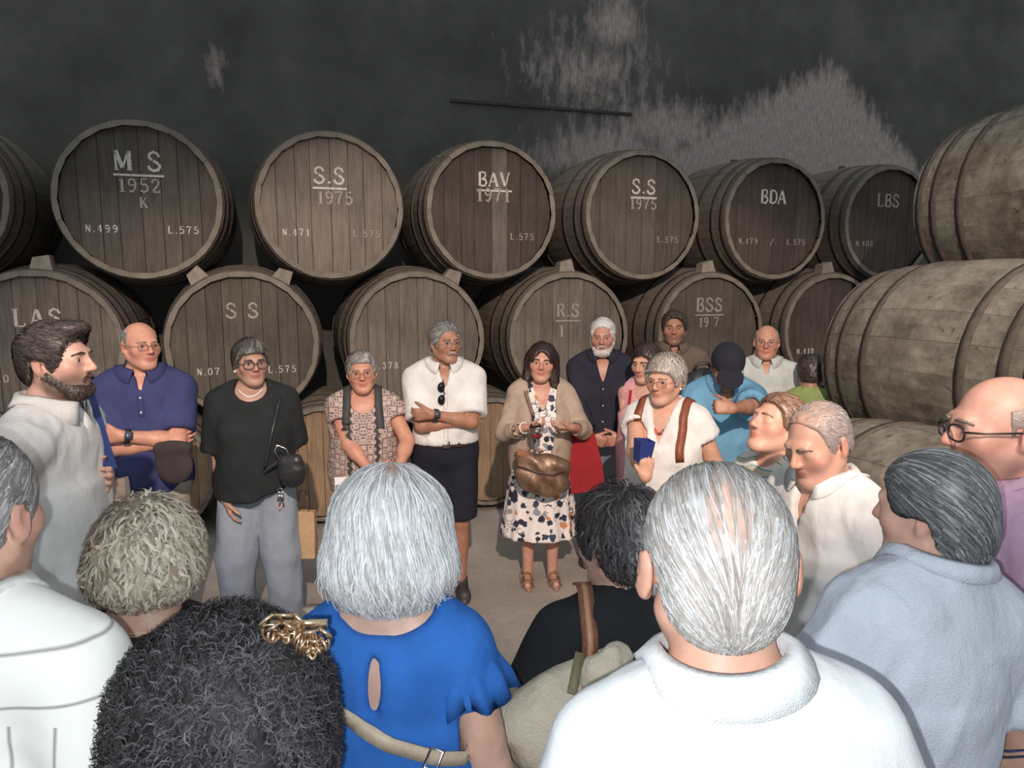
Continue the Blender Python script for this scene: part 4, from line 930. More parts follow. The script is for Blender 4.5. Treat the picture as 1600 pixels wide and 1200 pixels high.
def mat_swirl():
    m, nt, b = new_mat('swirl_print'); w = N(nt, 'ShaderNodeTexWave'); w.wave_type = 'RINGS'; w.inputs['Scale'].default_value = 5; w.inputs['Distortion'].default_value = 9; w.inputs['Detail'].default_value = 1; w.inputs['Detail Scale'].default_value = 1.2; tc = N(nt, 'ShaderNodeTexCoord'); nt.links.new(tc.outputs['Object'], w.inputs[0])
    r = ramp(nt, w.outputs['Fac'], [(0, (.75,.74,.7)), (0.45, (.8,.78,.72)), (.5, (.05,.1,.12)), (.56, (.06,.35,.36)), (.68, (.03,.3,.33)), (.74, (.75,.74,.7)), (.86, (.62,.58,.16)), (.94, (.6,.5,.5))]); r.color_ramp.interpolation = 'CONSTANT'
    nt.links.new(r.outputs[0], b.inputs['Base Color']); b.inputs['Roughness'].default_value = .8; return m
def mat_stripe():
    m, nt, b = new_mat('striped_shirt'); tc = N(nt, 'ShaderNodeTexCoord'); sp = N(nt, 'ShaderNodeSeparateXYZ'); nt.links.new(tc.outputs['Object'], sp.inputs[0])
    def line(src, per, w, o=0.0): return ramp(nt, mathn(nt, 'PINGPONG', mathn(nt, 'ADD', src, o), per), [(w, (1,1,1)), (w*1.35, (0,0,0))]).outputs[0]
    yoke = ramp(nt, sp.outputs[2], [(0.0, (0,0,0)), (1.0, (1,1,1))]); up = mathn(nt, 'GREATER_THAN', sp.outputs[2], STRIPE_Z)
    a = line(sp.outputs[0], .034, .0022); c = line(sp.outputs[2], .036, .0022, .01); k = mixc(nt, up, a, c)
    nt.links.new(mixc(nt, k, (.84,.83,.78), (.30,.27,.25)), b.inputs['Base Color']); b.inputs['Roughness'].default_value = .8; return m
STRIPE_Z = 1.33
WHITE_C = cloth('white_cotton', (.80,.79,.77)); 
def crossed(hsc=1.0, lo=0.0):
    return {'L': dict(w=(-.085,-.195,1.175+lo), pole=(.85,-.05,-.65), f=(-1,.25,-.05), n=(.1,1,.1), curl=.5, thumb=1.0, spread=.92), 'R': dict(w=(.10,-.165,1.12+lo), pole=(-.85,.0,-.65), f=(1,.35,.25), n=(-.2,1,0), curl=.2, thumb=.2)}
PP = {}
# --- standing in front of the casks, from left to right
PP['guide'] = person('young bearded man in a white shirt, in profile at the left, speaking', 76, 496, 2.25, 97, yaw=-6, pitch=-2, hs=.96, g=.92, gd=.84, lean=.05, skin=(.60,.36,.28), brow=(.04,.03,.025), stub=(.10,.07,.06), far=False, h_head=.0050,
    hair=hs_short(DARK, th=.014, n=1200, line=[(-.115,.09),(-.085,.075),(-.06,.05),(-.05,.0),(-.04,-.03),(-.015,-.03),(-.004,.012),(.03,.015),(.045,-.04),(.07,-.07),(.12,-.085)], add=[(ell((0,-.06,.10),(.055,.045,.026)),.03)], P0=(0,.1,.08), gw=0, wave=.003),
    facial=beard([(.07,.045,.04),(.12,.085,.07),(.04,.03,.025)], th=.003, n=700, length=.014), nose=1.25,
    top=dict(mat=WHITE_C, neck='collar', sleeve=.85, sl_ease=.026, hem=.74, loose=.03, ease=.012, name='polo_shirt', folds=.014), bottom=dict(mat=cloth('grey_trousers', srgb(150,156,164))),
    arms={'L': dict(wp=at(132,752,2.36), pole=(.4,.6,-.8), f=(-.3,-1,.1), n=(-1,.2,.3), curl=.8), 'R': dict(w=(-.20,.06,.92), pole=(-.4,.9,0), h=.008)})
PP['polo'] = person('bald smiling man in a purple-blue polo shirt with crossed arms', 216, 502, 3.7, 22, yaw=28, g=1.08, belly=1.12, skin=SKR, smile=1, hair=hs_bald(GREY), glasses=dict(c=(.10,.08,.07), size=(.025,.015), th=.0013), brow=(.3,.26,.22),
    top=dict(mat=cloth('purple_polo', (.05,.058,.16)), neck='collar', vz=1.35, vw=.03, sleeve=.82, sl_ease=.026, hem=.83, ease=.02, placket=(1.25,1.36), buttons=2, name='polo_shirt'), bottom=dict(mat=cloth('beige_trousers', (.42,.37,.29))), arms=crossed())
PP['black'] = person('woman in a loose black top and wide grey trousers with short grey hair', 390, 535, 3.9, 14, yaw=18, g=1.12, gd=1.1, bust=.95, belly=1.1, skin=(.46,.27,.20), hair=hs_short([(.10,.095,.085),(.22,.21,.19),(.05,.045,.04)], th=.02, n=700, P0=(0.03,.03,.14), gw=.1, length=.06, line=[(-.115,.07),(-.07,.055),(-.05,.03),(-.03,-.01),(.0,-.02),(.04,-.05),(.12,-.075)]), glasses=dict(c=(.06,.03,.03), size=(.027,.02), th=.0024), brow=(.1,.09,.08),
    top=dict(mat=cloth('black_top', (.022,.026,.028)), neck='scoop', sleeve=.95, sl_ease=.035, hem=.84, hemtilt=(.30,0,-1), loose=.10, ease=.02, flare=.02, name='top'), bottom=dict(mat=cloth('grey_linen', srgb(150,160,174)), wide=1.22, ease=.03, folds=.014), legdx=.036, arms={'R': dict(wp=at(352,785,3.78), pole=(-.5,.8,0), f=(.25,-.1,-1), n=(1,.3,0), curl=.25), 'L': dict(wp=at(448,765,3.92), pole=(.35,.9,-.1), f=(0,-.2,-1), n=(-1,0,0), curl=.5)}, shoes=(.05,.05,.05))
PP['aztec'] = person('woman in a patterned blouse with hands clasped, wearing a dark rucksack', 552, 556, 4.3, 10, yaw=2, roll=-3, shift=(.04,0), g=1.2, gd=1.1, bust=.95, belly=1.15, skin=SKR, hair=hs_short([(.30,.29,.27),(.52,.5,.48),(.2,.19,.18)], th=.014, n=600, P0=(0,.06,.13), gw=0, length=.04, line=[(-.115,.078),(-.06,.06),(-.045,.01),(-.03,-.015),(.0,.01),(.03,.0),(.05,-.05),(.12,-.075)]), glasses=dict(c=(.25,.15,.1), size=(.026,.019), th=.0014), brow=(.3,.25,.2),
    top=dict(mat=mat_aztec(), neck='square', sleeve=.42, sl_ease=.026, flare=.015, hem=.80, loose=.06, ease=.018, name='blouse'), bottom=dict(mat=cloth('dark_trousers', (.045,.045,.05))), arms={'R': dict(wp=at(582,742,4.04), pole=(-1,.3,-.3), f=(1,-.15,-.2), n=(0,1,.2), curl=.6, g=1.15), 'L': dict(wp=at(622,735,4.06), pole=(1,.3,-.3), f=(-1,-.2,-.2), n=(0,1,.2), curl=.5, g=1.15)}, shoes=(.04,.03,.03))
PP['white'] = person('moustached man in a white short-sleeved shirt and dark shorts with crossed arms', 694, 505, 4.4, 8, yaw=24, g=1.04, belly=1.08, skin=SKD, hair=hs_short([(.28,.27,.26),(.5,.49,.48),(.16,.15,.145)], th=.013, n=600, P0=(0,-.13,.1)), facial=beard(GREY, full=False, n=80, length=.012), glasses=dict(c=(.3,.28,.26), size=(.026,.018), th=.0013), brow=(.16,.13,.11),
    top=dict(mat=WHITE_C, neck='collar', vz=1.32, vw=.045, sleeve=.85, sl_ease=.032, flare=.016, hem=.985, ease=.026, placket=(1.0,1.32), buttons=4), bottom=dict(kind='shorts', mat=cloth('navy_shorts', (.018,.02,.032)), hem=.50, waist=1.0, ease=.03, wide=1.25), legs='bare', arms=crossed(lo=.01), shoes=(.045,.04,.04))
PP['cardigan'] = person('dark-haired woman in a beige jacket and floral dress holding a wine glass', 849, 541, 4.6, 4, yaw=-8, roll=4, g=1.05, bust=.95, belly=1.1, skin=(.58,.31,.22), smile=.7, brow=(.04,.025,.02),
    hair=dict(th=.014, cols=[(.022,.012,.012),(.05,.025,.022),(.03,.018,.016)], amp=.003, lo=(-.15,-.14,-.22), add=[(rc((q*.07,.01,.02),(q*.088,-.005,-.15),.035,.03),.03) for q in (-1,1)]+[(ell((0,.06,-.06),(.085,.05,.12)),.03)], sub=[(ell((0,-.115,-.03),(.062,.075,.115)),.01),(ell((0,-.08,-.15),(.055,.075,.08)),.01)], strands=[dict(n=800, steps=9, length=.15, w=.006, P0=(.01,-.06,.125), gw=.9, off=.002, lift=.003, wave=.003)]),
    top=[dict(mat=mat_floral(), neck='v', vz=1.26, vw=.075, sleeve=0, hem=1.0, loose=.04, ease=.010, name='dress_bodice', folds=.004), dict(mat=cloth('beige_jacket', (.48,.37,.29), var=.2), neck='v', vz=.30, vw=.105, sleeve=1.72, sl_ease=.016, hem=.78, loose=.10, ease=.024, name='jacket', folds=.014, h=.009)], arms={'R': dict(wp=at(822,668,4.34), pole=(-.6,.6,-.6), f=(1,-.3,.05), n=(0,.5,1), curl=.55, g=.9), 'L': dict(wp=at(893,668,4.34), pole=(.6,.6,-.6), f=(-1,-.2,.0), n=(0,.4,1), curl=.4, g=.9)}, legs='bare', shoes='sandal',
    bottom=dict(kind='skirt', name='dress_skirt', mat=MATS['floral'], waist=1.08, hem=.36, rad=(.165,.135,.275,.215), pleat=.045, npl=13, h=.011, folds=.008))
PP['beard'] = person('white-bearded man in a dark navy shirt and pale jeans', 942, 498, 4.95, -4, yaw=-6, pitch=6, g=1.10, belly=1.1, skin=(.50,.25,.18), hair=hs_short([(.7,.69,.68),(.5,.48,.47),(.8,.8,.8)], th=.011, n=400), facial=beard([(.62,.56,.52),(.75,.72,.7)], th=.005, n=350), brow=(.3,.24,.2),
    top=dict(mat=cloth('navy_shirt', (.028,.028,.045)), neck='collar', vz=1.27, vw=.06, sleeve=1.7, sl_ease=.02, hem=.86, loose=.05, ease=.02, placket=(.9,1.26), buttons=4, bc=(.05,.05,.06)), bottom=dict(mat=cloth('pale_jeans', srgb(132,140,152))), arms={'R': dict(wp=at(925,692,4.68), pole=(-1,.4,-.3), f=(1,-.2,-.3), n=(0,1,.3), curl=.7), 'L': dict(wp=at(972,686,4.68), pole=(1,.4,-.3), f=(-1,-.25,-.15), n=(0,1,.2), curl=.55)})
PP['pink_dress'] = person('dark-haired woman in a pink dress with red straps, behind the woman with the blue cup', 1010, 541, 4.55, -28, yaw=-12, pitch=8, g=1.05, bust=.9, skin=SK, brow=(.05,.03,.025), hair=hs_short([(.05,.03,.028),(.09,.055,.045),(.03,.02,.018)], th=.014, n=500, P0=(0,.0,.13), gw=.6, length=.07, line=[(-.115,.075),(-.07,.05),(-.055,.0),(-.04,-.05),(0,-.07),(.12,-.1)]),
    top=dict(mat=cloth('pink_dress', srgb(226,168,172), var=.25), neck='square', sleeve=0, hem=.5, loose=.1, ease=.014, name='dress'), arms={'R': dict(wp=at(1003,722,4.30), pole=(-1,.3,-.2), f=(.8,-.3,-.4), n=(0,1,0), curl=.4), 'L': dict(h=.008)}, legs='bare', shoes=(.3,.1,.1))
PP['whitetop'] = person('grey-haired woman with glasses in a white sleeveless top holding a blue cup', 1040, 562, 3.7, -30, yaw=-8, pitch=4, hs=1.0, g=1.14, gd=1.05, bust=1.05, belly=1.15, skin=SK, hair=hs_short([(.52,.46,.40),(.68,.62,.56),(.38,.33,.29)], th=.02, n=1100, P0=(0,.05,.12), gw=.0, length=.04, wave=.006, line=[(-.115,.07),(-.07,.055),(-.05,.02),(-.03,-.015),(.0,.01),(.03,.0),(.05,-.04),(.12,-.07)]), glasses=dict(c=(.35,.12,.12), size=(.026,.016), th=.0013), brow=(.4,.33,.27),
    top=dict(mat=cloth('white_top', (.82,.79,.76)), neck='v', vz=1.24, vw=.07, sleeve=.34, sl_ease=.024, flare=.02, hem=.78, loose=.08, ease=.02, name='top'), bottom=dict(mat=cloth('dark_trousers', (.045,.045,.05))), arms={'R': dict(wp=at(1010,757,3.335), pole=(-.8,.3,-.6), f=(.05,0,1), n=(-.5,.87,0), curl=.4, thumb=.8, g=1.1), 'L': dict(wp=at(1108,800,3.62), pole=(.7,.7,-.2), g=1.15)})
PP['brown'] = person('dark-haired man in a brown shirt standing farthest back before the BSS cask', 1054, 487, 5.35, -6, yaw=-6, g=1.05, skin=SKD, hair=hs_short([(.06,.04,.03),(.12,.085,.065),(.04,.028,.022)], th=.018, n=450, P0=(0,-.12,.1), line=[(-.115,.095),(-.075,.082),(-.055,.04),(-.045,-.02),(0,-.02),(.04,-.05),(.12,-.09)]), brow=(.05,.035,.03), stub=(.2,.12,.09),
    top=dict(mat=cloth('brown_shirt', (.16,.12,.095)), neck='collar', sleeve=.8, sl_ease=.026, hem=.85, loose=.05), bottom=dict(mat=cloth('dark_trousers', (.045,.045,.05))))
PP['cap'] = person('man in a dark cap and light blue shirt, head bowed, forearm across his chest', 1141, 536, 4.0, -6, yaw=-2, pitch=38, lean=.14, g=1.16, belly=1.12, skin=SKD, hair=hs_short(GREY, th=.004, n=120), brow=(.1,.08,.07), glasses=dict(c=(.05,.04,.04), size=(.026,.016), th=.0014), eyes=False,
    top=dict(mat=cloth('blue_shirt', srgb(112,164,196)), neck='collar', vz=1.27, vw=.05, sleeve=.95, sl_ease=.034, flare=.012, hem=.84, loose=.06, ease=.024), bottom=dict(mat=cloth('dark_trousers', (.045,.045,.05))), arms={'L': dict(wp=at(1139,642,3.62), pole=(1,-.25,-.35), f=(-1,.05,.12), n=(0,1,-.3), curl=1.1, thumb=.9), 'R': dict(wp=at(1085,740,3.85), pole=(-.6,.7,-.2))})
PP['pale'] = person('bald man with glasses in a pale shirt, at the back beside the big cask', 1199, 510, 5.15, -14, yaw=-6, g=1.06, skin=SKR, smile=.6, hair=hs_bald(GREY), glasses=dict(c=(.2,.15,.12), size=(.026,.016), th=.0013), brow=(.3,.25,.2), top=dict(mat=cloth('pale_shirt', srgb(206,212,208)), neck='collar', vz=1.34, sleeve=.85, sl_ease=.03, hem=.84, loose=.05), bottom=dict(mat=cloth('dark_trousers', (.045,.045,.05))))
PP['lime'] = person('dark-haired person in a lime green top, nearly hidden before the big cask', 1268, 562, 4.95, 150, yaw=10, skin=SKD, hair=hs_short(DARK, th=.016, n=200), top=dict(mat=cloth('lime_top', srgb(150,166,104)), neck='crew', sleeve=.6, hem=.84), bottom=dict(mat=cloth('dark_trousers', (.045,.045,.05))), pitch=12)
PP['swirl'] = person('woman with closed eyes and raised chin in a swirl-patterned top', 1232, 626, 2.75, -72, yaw=4, pitch=-20, hs=1.0, g=1.1, bust=.95, skin=(.68,.38,.28), eyes=False, far=False, h_head=.0050, brow=(.35,.2,.14), hair=hs_short([(.30,.17,.11),(.42,.26,.18),(.2,.11,.07)], th=.014, n=700, P0=(0,-.1,.12), gw=.1, line=[(-.115,.085),(-.07,.07),(-.05,.045),(-.035,.0),(0,-.01),(.04,-.04),(.12,-.08)]),
    top=dict(mat=mat_swirl(), neck='crew', sleeve=.5, sl_ease=.03, hem=.8, loose=.05, name='top'), bottom=dict(mat=cloth('dark_trousers', (.045,.045,.05))))
PP['bowed'] = person('balding grey-haired man in a white shirt looking down, in profile', 1270, 636, 2.2, -66, yaw=2, pitch=20, hs=1.02, g=1.15, belly=1.15, skin=(.55,.31,.23), eyes=False, far=False, h_head=.0050, sagjaw=1, brow=(.2,.15,.12), hair=hs_short([(.34,.29,.27),(.44,.40,.38),(.28,.23,.21)], th=.005, n=1000, length=.02, w=.0028, basedark=1.0, patch=[((0,-.045,.10),(.055,.065,.05),(.50,.29,.22)),((0,.03,.12),(.05,.06,.03),(.42,.28,.22))], line=[(-.115,.2),(-.07,.105),(-.045,.07),(-.035,.02),(-.028,-.03),(-.01,-.03),(.0,.012),(.03,.015),(.045,-.035),(.12,-.07)]),
    top=dict(mat=WHITE_C, neck='collar', vz=1.28, vw=.04, sleeve=.9, sl_ease=.034, hem=.82, loose=.06, ease=.024, placket=(.9,1.27), h=.0085, folds=.014), bottom=dict(mat=cloth('beige_trousers', (.42,.37,.29))))
PP['pink'] = person('bald man with dark-rimmed glasses in a pink shirt at the right edge', 1572, 596, 1.72, -98, yaw=2, pitch=2, hs=1.07, g=1.15, skin=(.62,.34,.26), far=False, h_head=.0054, sagjaw=.5, hair=hs_bald([(.4,.3,.26),(.5,.42,.38)], n=300, ztop=.03), glasses=dict(c=(.02,.016,.016), size=(.025,.018), th=.0024), brow=(.2,.15,.12), stub=(.35,.2,.16),
    top=dict(mat=cloth('pink_shirt', srgb(214,176,204)), neck='collar', vz=1.32, sleeve=.85, sl_ease=.03, hem=.8, loose=.06, ease=.022, h=.008), bottom=dict(mat=cloth('dark_trousers', (.045,.045,.05))))
# --- in front, backs to the camera
PP['greypolo'] = person('dark-grey-haired man in a light grey polo shirt seen from behind', 1464, 692, 1.33, 190, yaw=30, pitch=4, hs=.88, side=-.17, g=.98, sh=.80, skin=(.62,.37,.28), far=False, eyes=False, h_head=.0054, brow=None, neck_r=1.12,
    hair=dict(th=.016, cols=[(.07,.072,.076),(.16,.163,.17),(.36,.365,.37),(.10,.102,.107)], amp=.0025, line=[(-.115,.085),(-.08,.075),(-.062,.05),(-.05,.01),(-.03,.0),(.0,.005),(.025,.0),(.04,-.055),(.07,-.09),(.12,-.105)], add=[(ell((0,.05,-.03),(.075,.07,.085)),.03)], basedark=.9, strands=[dict(flat=True, n=2800, steps=7, length=.11, w=.0032, P0=(.03,-.13,.09), gw=.28, off=.002, lift=.002, jit=.05), dict(n=500, steps=7, length=.05, w=.004, P0=(.03,-.1,.1), gw=.5, off=.003, lift=.006, jit=.12, mask=lambda V: V[:,2] < -.03)]),
    top=dict(mat=cloth('grey_polo', srgb(203,208,220), weave=350), neck='collar', sleeve=.58, sl_ease=.026, flare=.008, hem=.8, loose=.06, ease=.02, name='polo_shirt', folds=.016, h=.0075, col=dict(flap=.026, stand=.036, dz=.010, spread=.016)), bottom=dict(mat=cloth('navy_trousers', (.03,.035,.05))), arms={'R': dict(w=(-.20,-.17,1.02), pole=(-.5,.8,-.3), h=.007), 'L': dict(w=(.22,-.12,.95), pole=(.6,.7,-.2), h=.008)})
PP['front'] = person('silver-haired man in a white shirt seen from behind, nearest the camera', 1121, 740, .90, 181, yaw=0, pitch=7, hs=1.04, g=.94, sh=.82, side=.08, ear=.013, skin=(.66,.36,.26), far=False, eyes=False, brow=None, h_head=.0050, neck_r=1.05,
    hair=dict(th=.009, top=1.2, cols=[(.40,.36,.33),(.66,.66,.67),(.26,.23,.21),(.52,.50,.49),(.34,.28,.24)], amp=.0012, h=.004, line=[(-.115,.09),(-.08,.08),(-.06,.05),(-.05,.0),(-.035,-.03),(-.015,-.03),(-.004,.02),(.03,.025),(.04,-.03),(.06,-.072),(.12,-.088)], patch=[((.012,.085,.085),(.036,.04,.034),(.62,.36,.28))], basedark=.85,
      strands=[dict(n=4600, steps=7, length=.085, w=.0019, P0=(-.01,-.15,.08), gw=.42, off=.0015, lift=.0015, jit=.045, wave=.0008, freq=4, avoid=((.012,.088,.08),(.03,.03,.03),.8), mask=lambda V: (((V-np.array([.012,.085,.085]))/np.array([.034,.04,.034]))**2).sum(1) > .8), dict(n=800, steps=8, length=.12, w=.0026, P0=(-.03,-.14,.08), gw=.2, off=.002, lift=.001, jit=.03, avoid=((.012,.088,.08),(.03,.03,.03),.6), mask=lambda V: (np.abs(V[:,0]-.012) > .03) | (V[:,2] > .11)), dict(n=1200, steps=4, length=.035, w=.0018, P0=(0,-.1,.2), gw=1.0, off=.001, lift=.003, jit=.15, mask=lambda V: V[:,2] < -.02)]),
    top=dict(mat=cloth('bright_white_shirt', (.86,.87,.88), fold=.15), neck='collar', sleeve=.9, sl_ease=.032, hem=.8, loose=.05, ease=.02, folds=.008, h=.0075, col=dict(stand=.036, flap=.044, point=.02, spread=.020, dz=.004)), bottom=dict(mat=cloth('navy_trousers', (.03,.035,.05))))
PP['tote'] = person('short dark-haired woman in a black top seen from behind, canvas bag on her shoulder', 970, 782, 1.60, 186, yaw=30, pitch=6, g=1.08, skin=(.56,.34,.26), far=False, eyes=False, brow=None,
    hair=dict(th=.016, cols=[(.045,.04,.042),(.09,.082,.085),(.15,.14,.145),(.03,.027,.028)], amp=.005, nscale=38, line=[(-.115,.085),(-.08,.07),(-.06,.045),(-.045,-.01),(-.02,-.02),(.0,.0),(.03,-.03),(.05,-.085),(.12,-.105)], strands=[dict(flat=True, n=2200, steps=7, length=.06, w=.0036, P0=(0,.04,.13), gw=.2, off=.003, lift=.005, wave=.006, freq=5, jit=.22)]),
    top=dict(mat=cloth('black_tee', (.018,.019,.022)), neck='crew', sleeve=.55, sl_ease=.026, hem=.82, loose=.05, h=.008), bottom=dict(mat=cloth('dark_trousers', (.045,.045,.05))), arms={'L': dict(w=(.215,-.20,1.02), pole=(.55,.8,-.3), f=(-.6,-.7,.2), curl=.6, g=1.1), 'R': dict(h=.008)})
def ruffle(V, s): return V
PP['blue'] = person('white-haired woman in a bright blue dress with ruffled sleeves seen from behind', 612, 748, 1.36, 178, yaw=0, pitch=7, hs=1.0, g=1.02, gd=1.0, sh=.84, skin=(.68,.42,.32), far=False, eyes=False, brow=None, chest_lo=1.12, chest_w=.15,
    hair=dict(th=.02, cols=[(.70,.70,.72),(.90,.90,.92),(.44,.43,.42),(.80,.79,.78)], amp=.004, nscale=34, lo=(-.16,-.15,-.17), hi=(.16,.18,.17), h=.005, add=[(ell((0,.02,.02),(.108,.108,.105)),.02),(ell((0,.03,-.05),(.122,.112,.082)),.03)], sub=[(ell((0,-.125,-.03),(.08,.085,.12)),.01),(ell((0,.0,-.15),(.085,.085,.05)),.02)], basedark=.85, patch=[((0,.03,.12),(.04,.045,.03),(.62,.46,.40))],
      strands=[dict(n=3200, steps=8, length=.14, w=.0028, P0=(0,.0,.15), gw=.35, off=.002, lift=.003, jit=.07, wave=.007, freq=4.5), dict(n=800, steps=8, length=.075, w=.0032, P0=(0,.03,.05), gw=.5, off=.004, lift=.012, jit=.2, wave=.007, freq=5, mask=lambda V: V[:,2] < -.02)]),
    top=dict(mat=cloth('blue_dress', (.035,.165,.56), var=.2, fold=.2), neck='back', sleeve=.36, sl_ease=.012, flare=.018, hem=.42, loose=.16, pleat=.03, ease=.014, name='dress', folds=.007, h=.0085, cuts=[(ell((.012,.16,1.242),(.017,.12,.062)),.004)]), legs='bare', arms={'R': dict(w=(-.185,-.16,.95), pole=(-.25,.9,0), h=.007, g=1.05), 'L': dict(w=(.185,-.16,.95), pole=(.4,.9,0), h=.008, g=1.1)}, shoes='sandal')
PP['curls'] = person('person with a big mass of dark curls wearing a gold flower clip, bottom left', 356, 1014, 1.05, 178, pitch=6, sh=.9, g=.95, skin=SK, far=False, eyes=False, brow=None,
    hair=dict(th=.03, soft=True, cols=[(.035,.03,.032),(.07,.062,.066),(.14,.13,.14),(.02,.018,.018)], amp=.010, nscale=45, lo=(-.22,-.19,-.22), hi=(.22,.22,.19), h=.006, add=[(ell((0,.02,.0),(.158,.145,.138)),.02),(ell((0,.03,-.07),(.165,.14,.12)),.03)], sub=[(ell((0,-.16,-.05),(.085,.11,.13)),.02)],
      strands=[dict(flat=True, n=8500, steps=6, length=.042, w=.0022, P0=(.06,-.12,.12), gw=.1, off=.004, lift=.007, jit=1.3, wave=.0065, freq=8, stick=.8)]),
    top=dict(mat=cloth('dark_blouse', (.04,.03,.04)), neck='crew', sleeve=.6, hem=.8, loose=.05), bottom=dict(mat=cloth('dark_trousers', (.045,.045,.05))))
PP['blonde'] = person('woman with short ash-blonde curls and bare upper back', 232, 808, 1.60, 184, pitch=8, g=1.05, skin=(.60,.36,.27), far=False, eyes=False, brow=None, chest_lo=1.1, chest_w=.2,
    hair=dict(th=.025, cols=[(.60,.51,.39),(.84,.76,.63),(.34,.25,.17),(.68,.60,.49)], amp=.007, nscale=40, lo=(-.17,-.16,-.17), hi=(.17,.18,.17), add=[(ell((0,.02,.01),(.113,.112,.10)),.02),(ell((0,.035,-.035),(.112,.095,.06)),.03)], sub=[(ell((0,-.125,-.03),(.08,.085,.12)),.01)], basedark=.5,
      strands=[dict(flat=True, n=2300, steps=7, length=.06, w=.0062, P0=(0,.02,.11), gw=.25, off=.004, lift=.008, jit=.35, wave=.006, freq=5)]),
    top=dict(mat=cloth('dark_sundress', (.05,.04,.045)), neck='back', sleeve=-1, hem=.5, loose=.1, name='dress', cuts=[(ell((0,.12,1.42),(.20,.16,.16)),.01),(ell((0,-.1,1.5),(.2,.2,.1)),.01)]), legs='bare', shoes=(.1,.08,.07))
PP['striped'] = person('grey-haired man in a striped white shirt cut off by the left edge, seen from behind', -58, 692, 1.10, 176, yaw=6, pitch=5, hs=1.05, g=1.1, skin=(.62,.36,.27), far=False, eyes=False, brow=None, h_head=.0054,
    hair=hs_short([(.30,.27,.26),(.5,.48,.47),(.2,.18,.17)], th=.009, n=2600, length=.05, w=.0026, P0=(0,-.14,.09), gw=.4, line=[(-.115,.09),(-.08,.08),(-.06,.05),(-.05,.0),(-.035,-.03),(-.015,-.03),(-.004,.02),(.03,.025),(.04,-.03),(.06,-.075),(.12,-.095)]),
    top=dict(mat=mat_stripe(), neck='collar', sleeve=.9, sl_ease=.032, hem=.8, loose=.05, ease=.02, folds=.008, h=.008, cmat=cloth('white_collar', (.84,.83,.79)), col=dict(stand=.036, flap=.03, spread=.02, dz=.006)), bottom=dict(mat=cloth('navy_trousers', (.03,.035,.05))))
# ------------------------------------------------------------------ worn and carried things
def sdf_obj(name, prims, h, mat, parent=None, origin=(0,0,0), amp=0, nsc=20, col=(1,1,1), subs=(), cuts=(), fold=None):
    lo = np.min([p.lo for p, k in prims], 0)-.03; hi = np.max([p.hi for p, k in prims], 0)+.03
    f = Field(lo, hi, h)
    for p, k in prims: f.add(p, k)
    for p, k in subs: f.sub(p, k)
    for o, n in cuts: f.cut(o, n)
    V, Q = f.mesh()
    if amp: V = V+f.grad(V)*(amp*(vnoise(V*nsc, 3)+.5*vnoise(V*nsc*2.3, 4)))[:,None]
    if fold: V = V+f.grad(V)*fold(V)[:,None]
    return mesh_obj(name, V-np.array(origin), Q, mat, parent, True, np.tile(np.array(col, float), (len(V), 1)))
def sw(P, p): return P.w(p)
def hugline(P, fld, wps, off=.003, n=8, it=8):
    """waypoints in person space -> dense polyline lying on the garment"""
    wps = np.array(wps, float); out = []
    for a, b in zip(wps[:-1], wps[1:]):
        for t in np.linspace(0, 1, n, endpoint=False): out.append(a+(b-a)*t)
    out.append(wps[-1]); out = np.array(out); out = fld.hug(out, off, it); nr = fld.grad(out)
    for _ in range(2): out[1:-1] = (out[:-2]+2*out[1:-1]+out[2:])/4
    return out, nr
def strap_on(P, root, wps, w, th, mat, name='strap', fld=None, off=.003, n=8):
    fld = fld or P.ft; pts, nr = hugline(P, fld, np.array(wps)*P.s, off, n); Rz = P.M[:3,:3]
    pts = pts@Rz.T+P.loc; nr = nr@Rz.T; mb = MB(); mb.strap(pts-np.array(root.location), nr, w, th); return mb.build(name, mat, root)
def thing(name, label, cat, loc): o = empty(name, tuple(float(v) for v in loc)); tag(o, label, cat); return o
LEATHER = plain('brown_leather', srgb(120,78,58), .5, 0, .2, 80, .2); BLACKL = plain('black_leather', (.022,.022,.024), .4, 0, .2, 90, .2); STEEL = plain('steel', (.6,.6,.6), .25, 1.0); GOLD = plain('gold_wire', (.85,.62,.42), .22, 1.0, 0, 40, .1)
# cap of the bowed man
P = PP['cap']; NAVYCAP = cloth('navy_cap', (.022,.022,.034))
f = Field((-.13,-.24,-.02), (.13,.15,.17), .005); f.add(ell((0,.012,.042), (.092,.112,.092)), .01); f.sub(ell((0,.012,.0), (.080,.099,.095)), .004)
f.isect(lambda X, Y, Z: (.028-.10*(Y+.0)-Z)+0*X); f.add(ell((0,-.125,.045), (.072,.075,.0085), rot('x', .25)), .012); V, Q = f.mesh(); mesh_obj('cap', P.toW(V), Q, NAVYCAP, P.root)
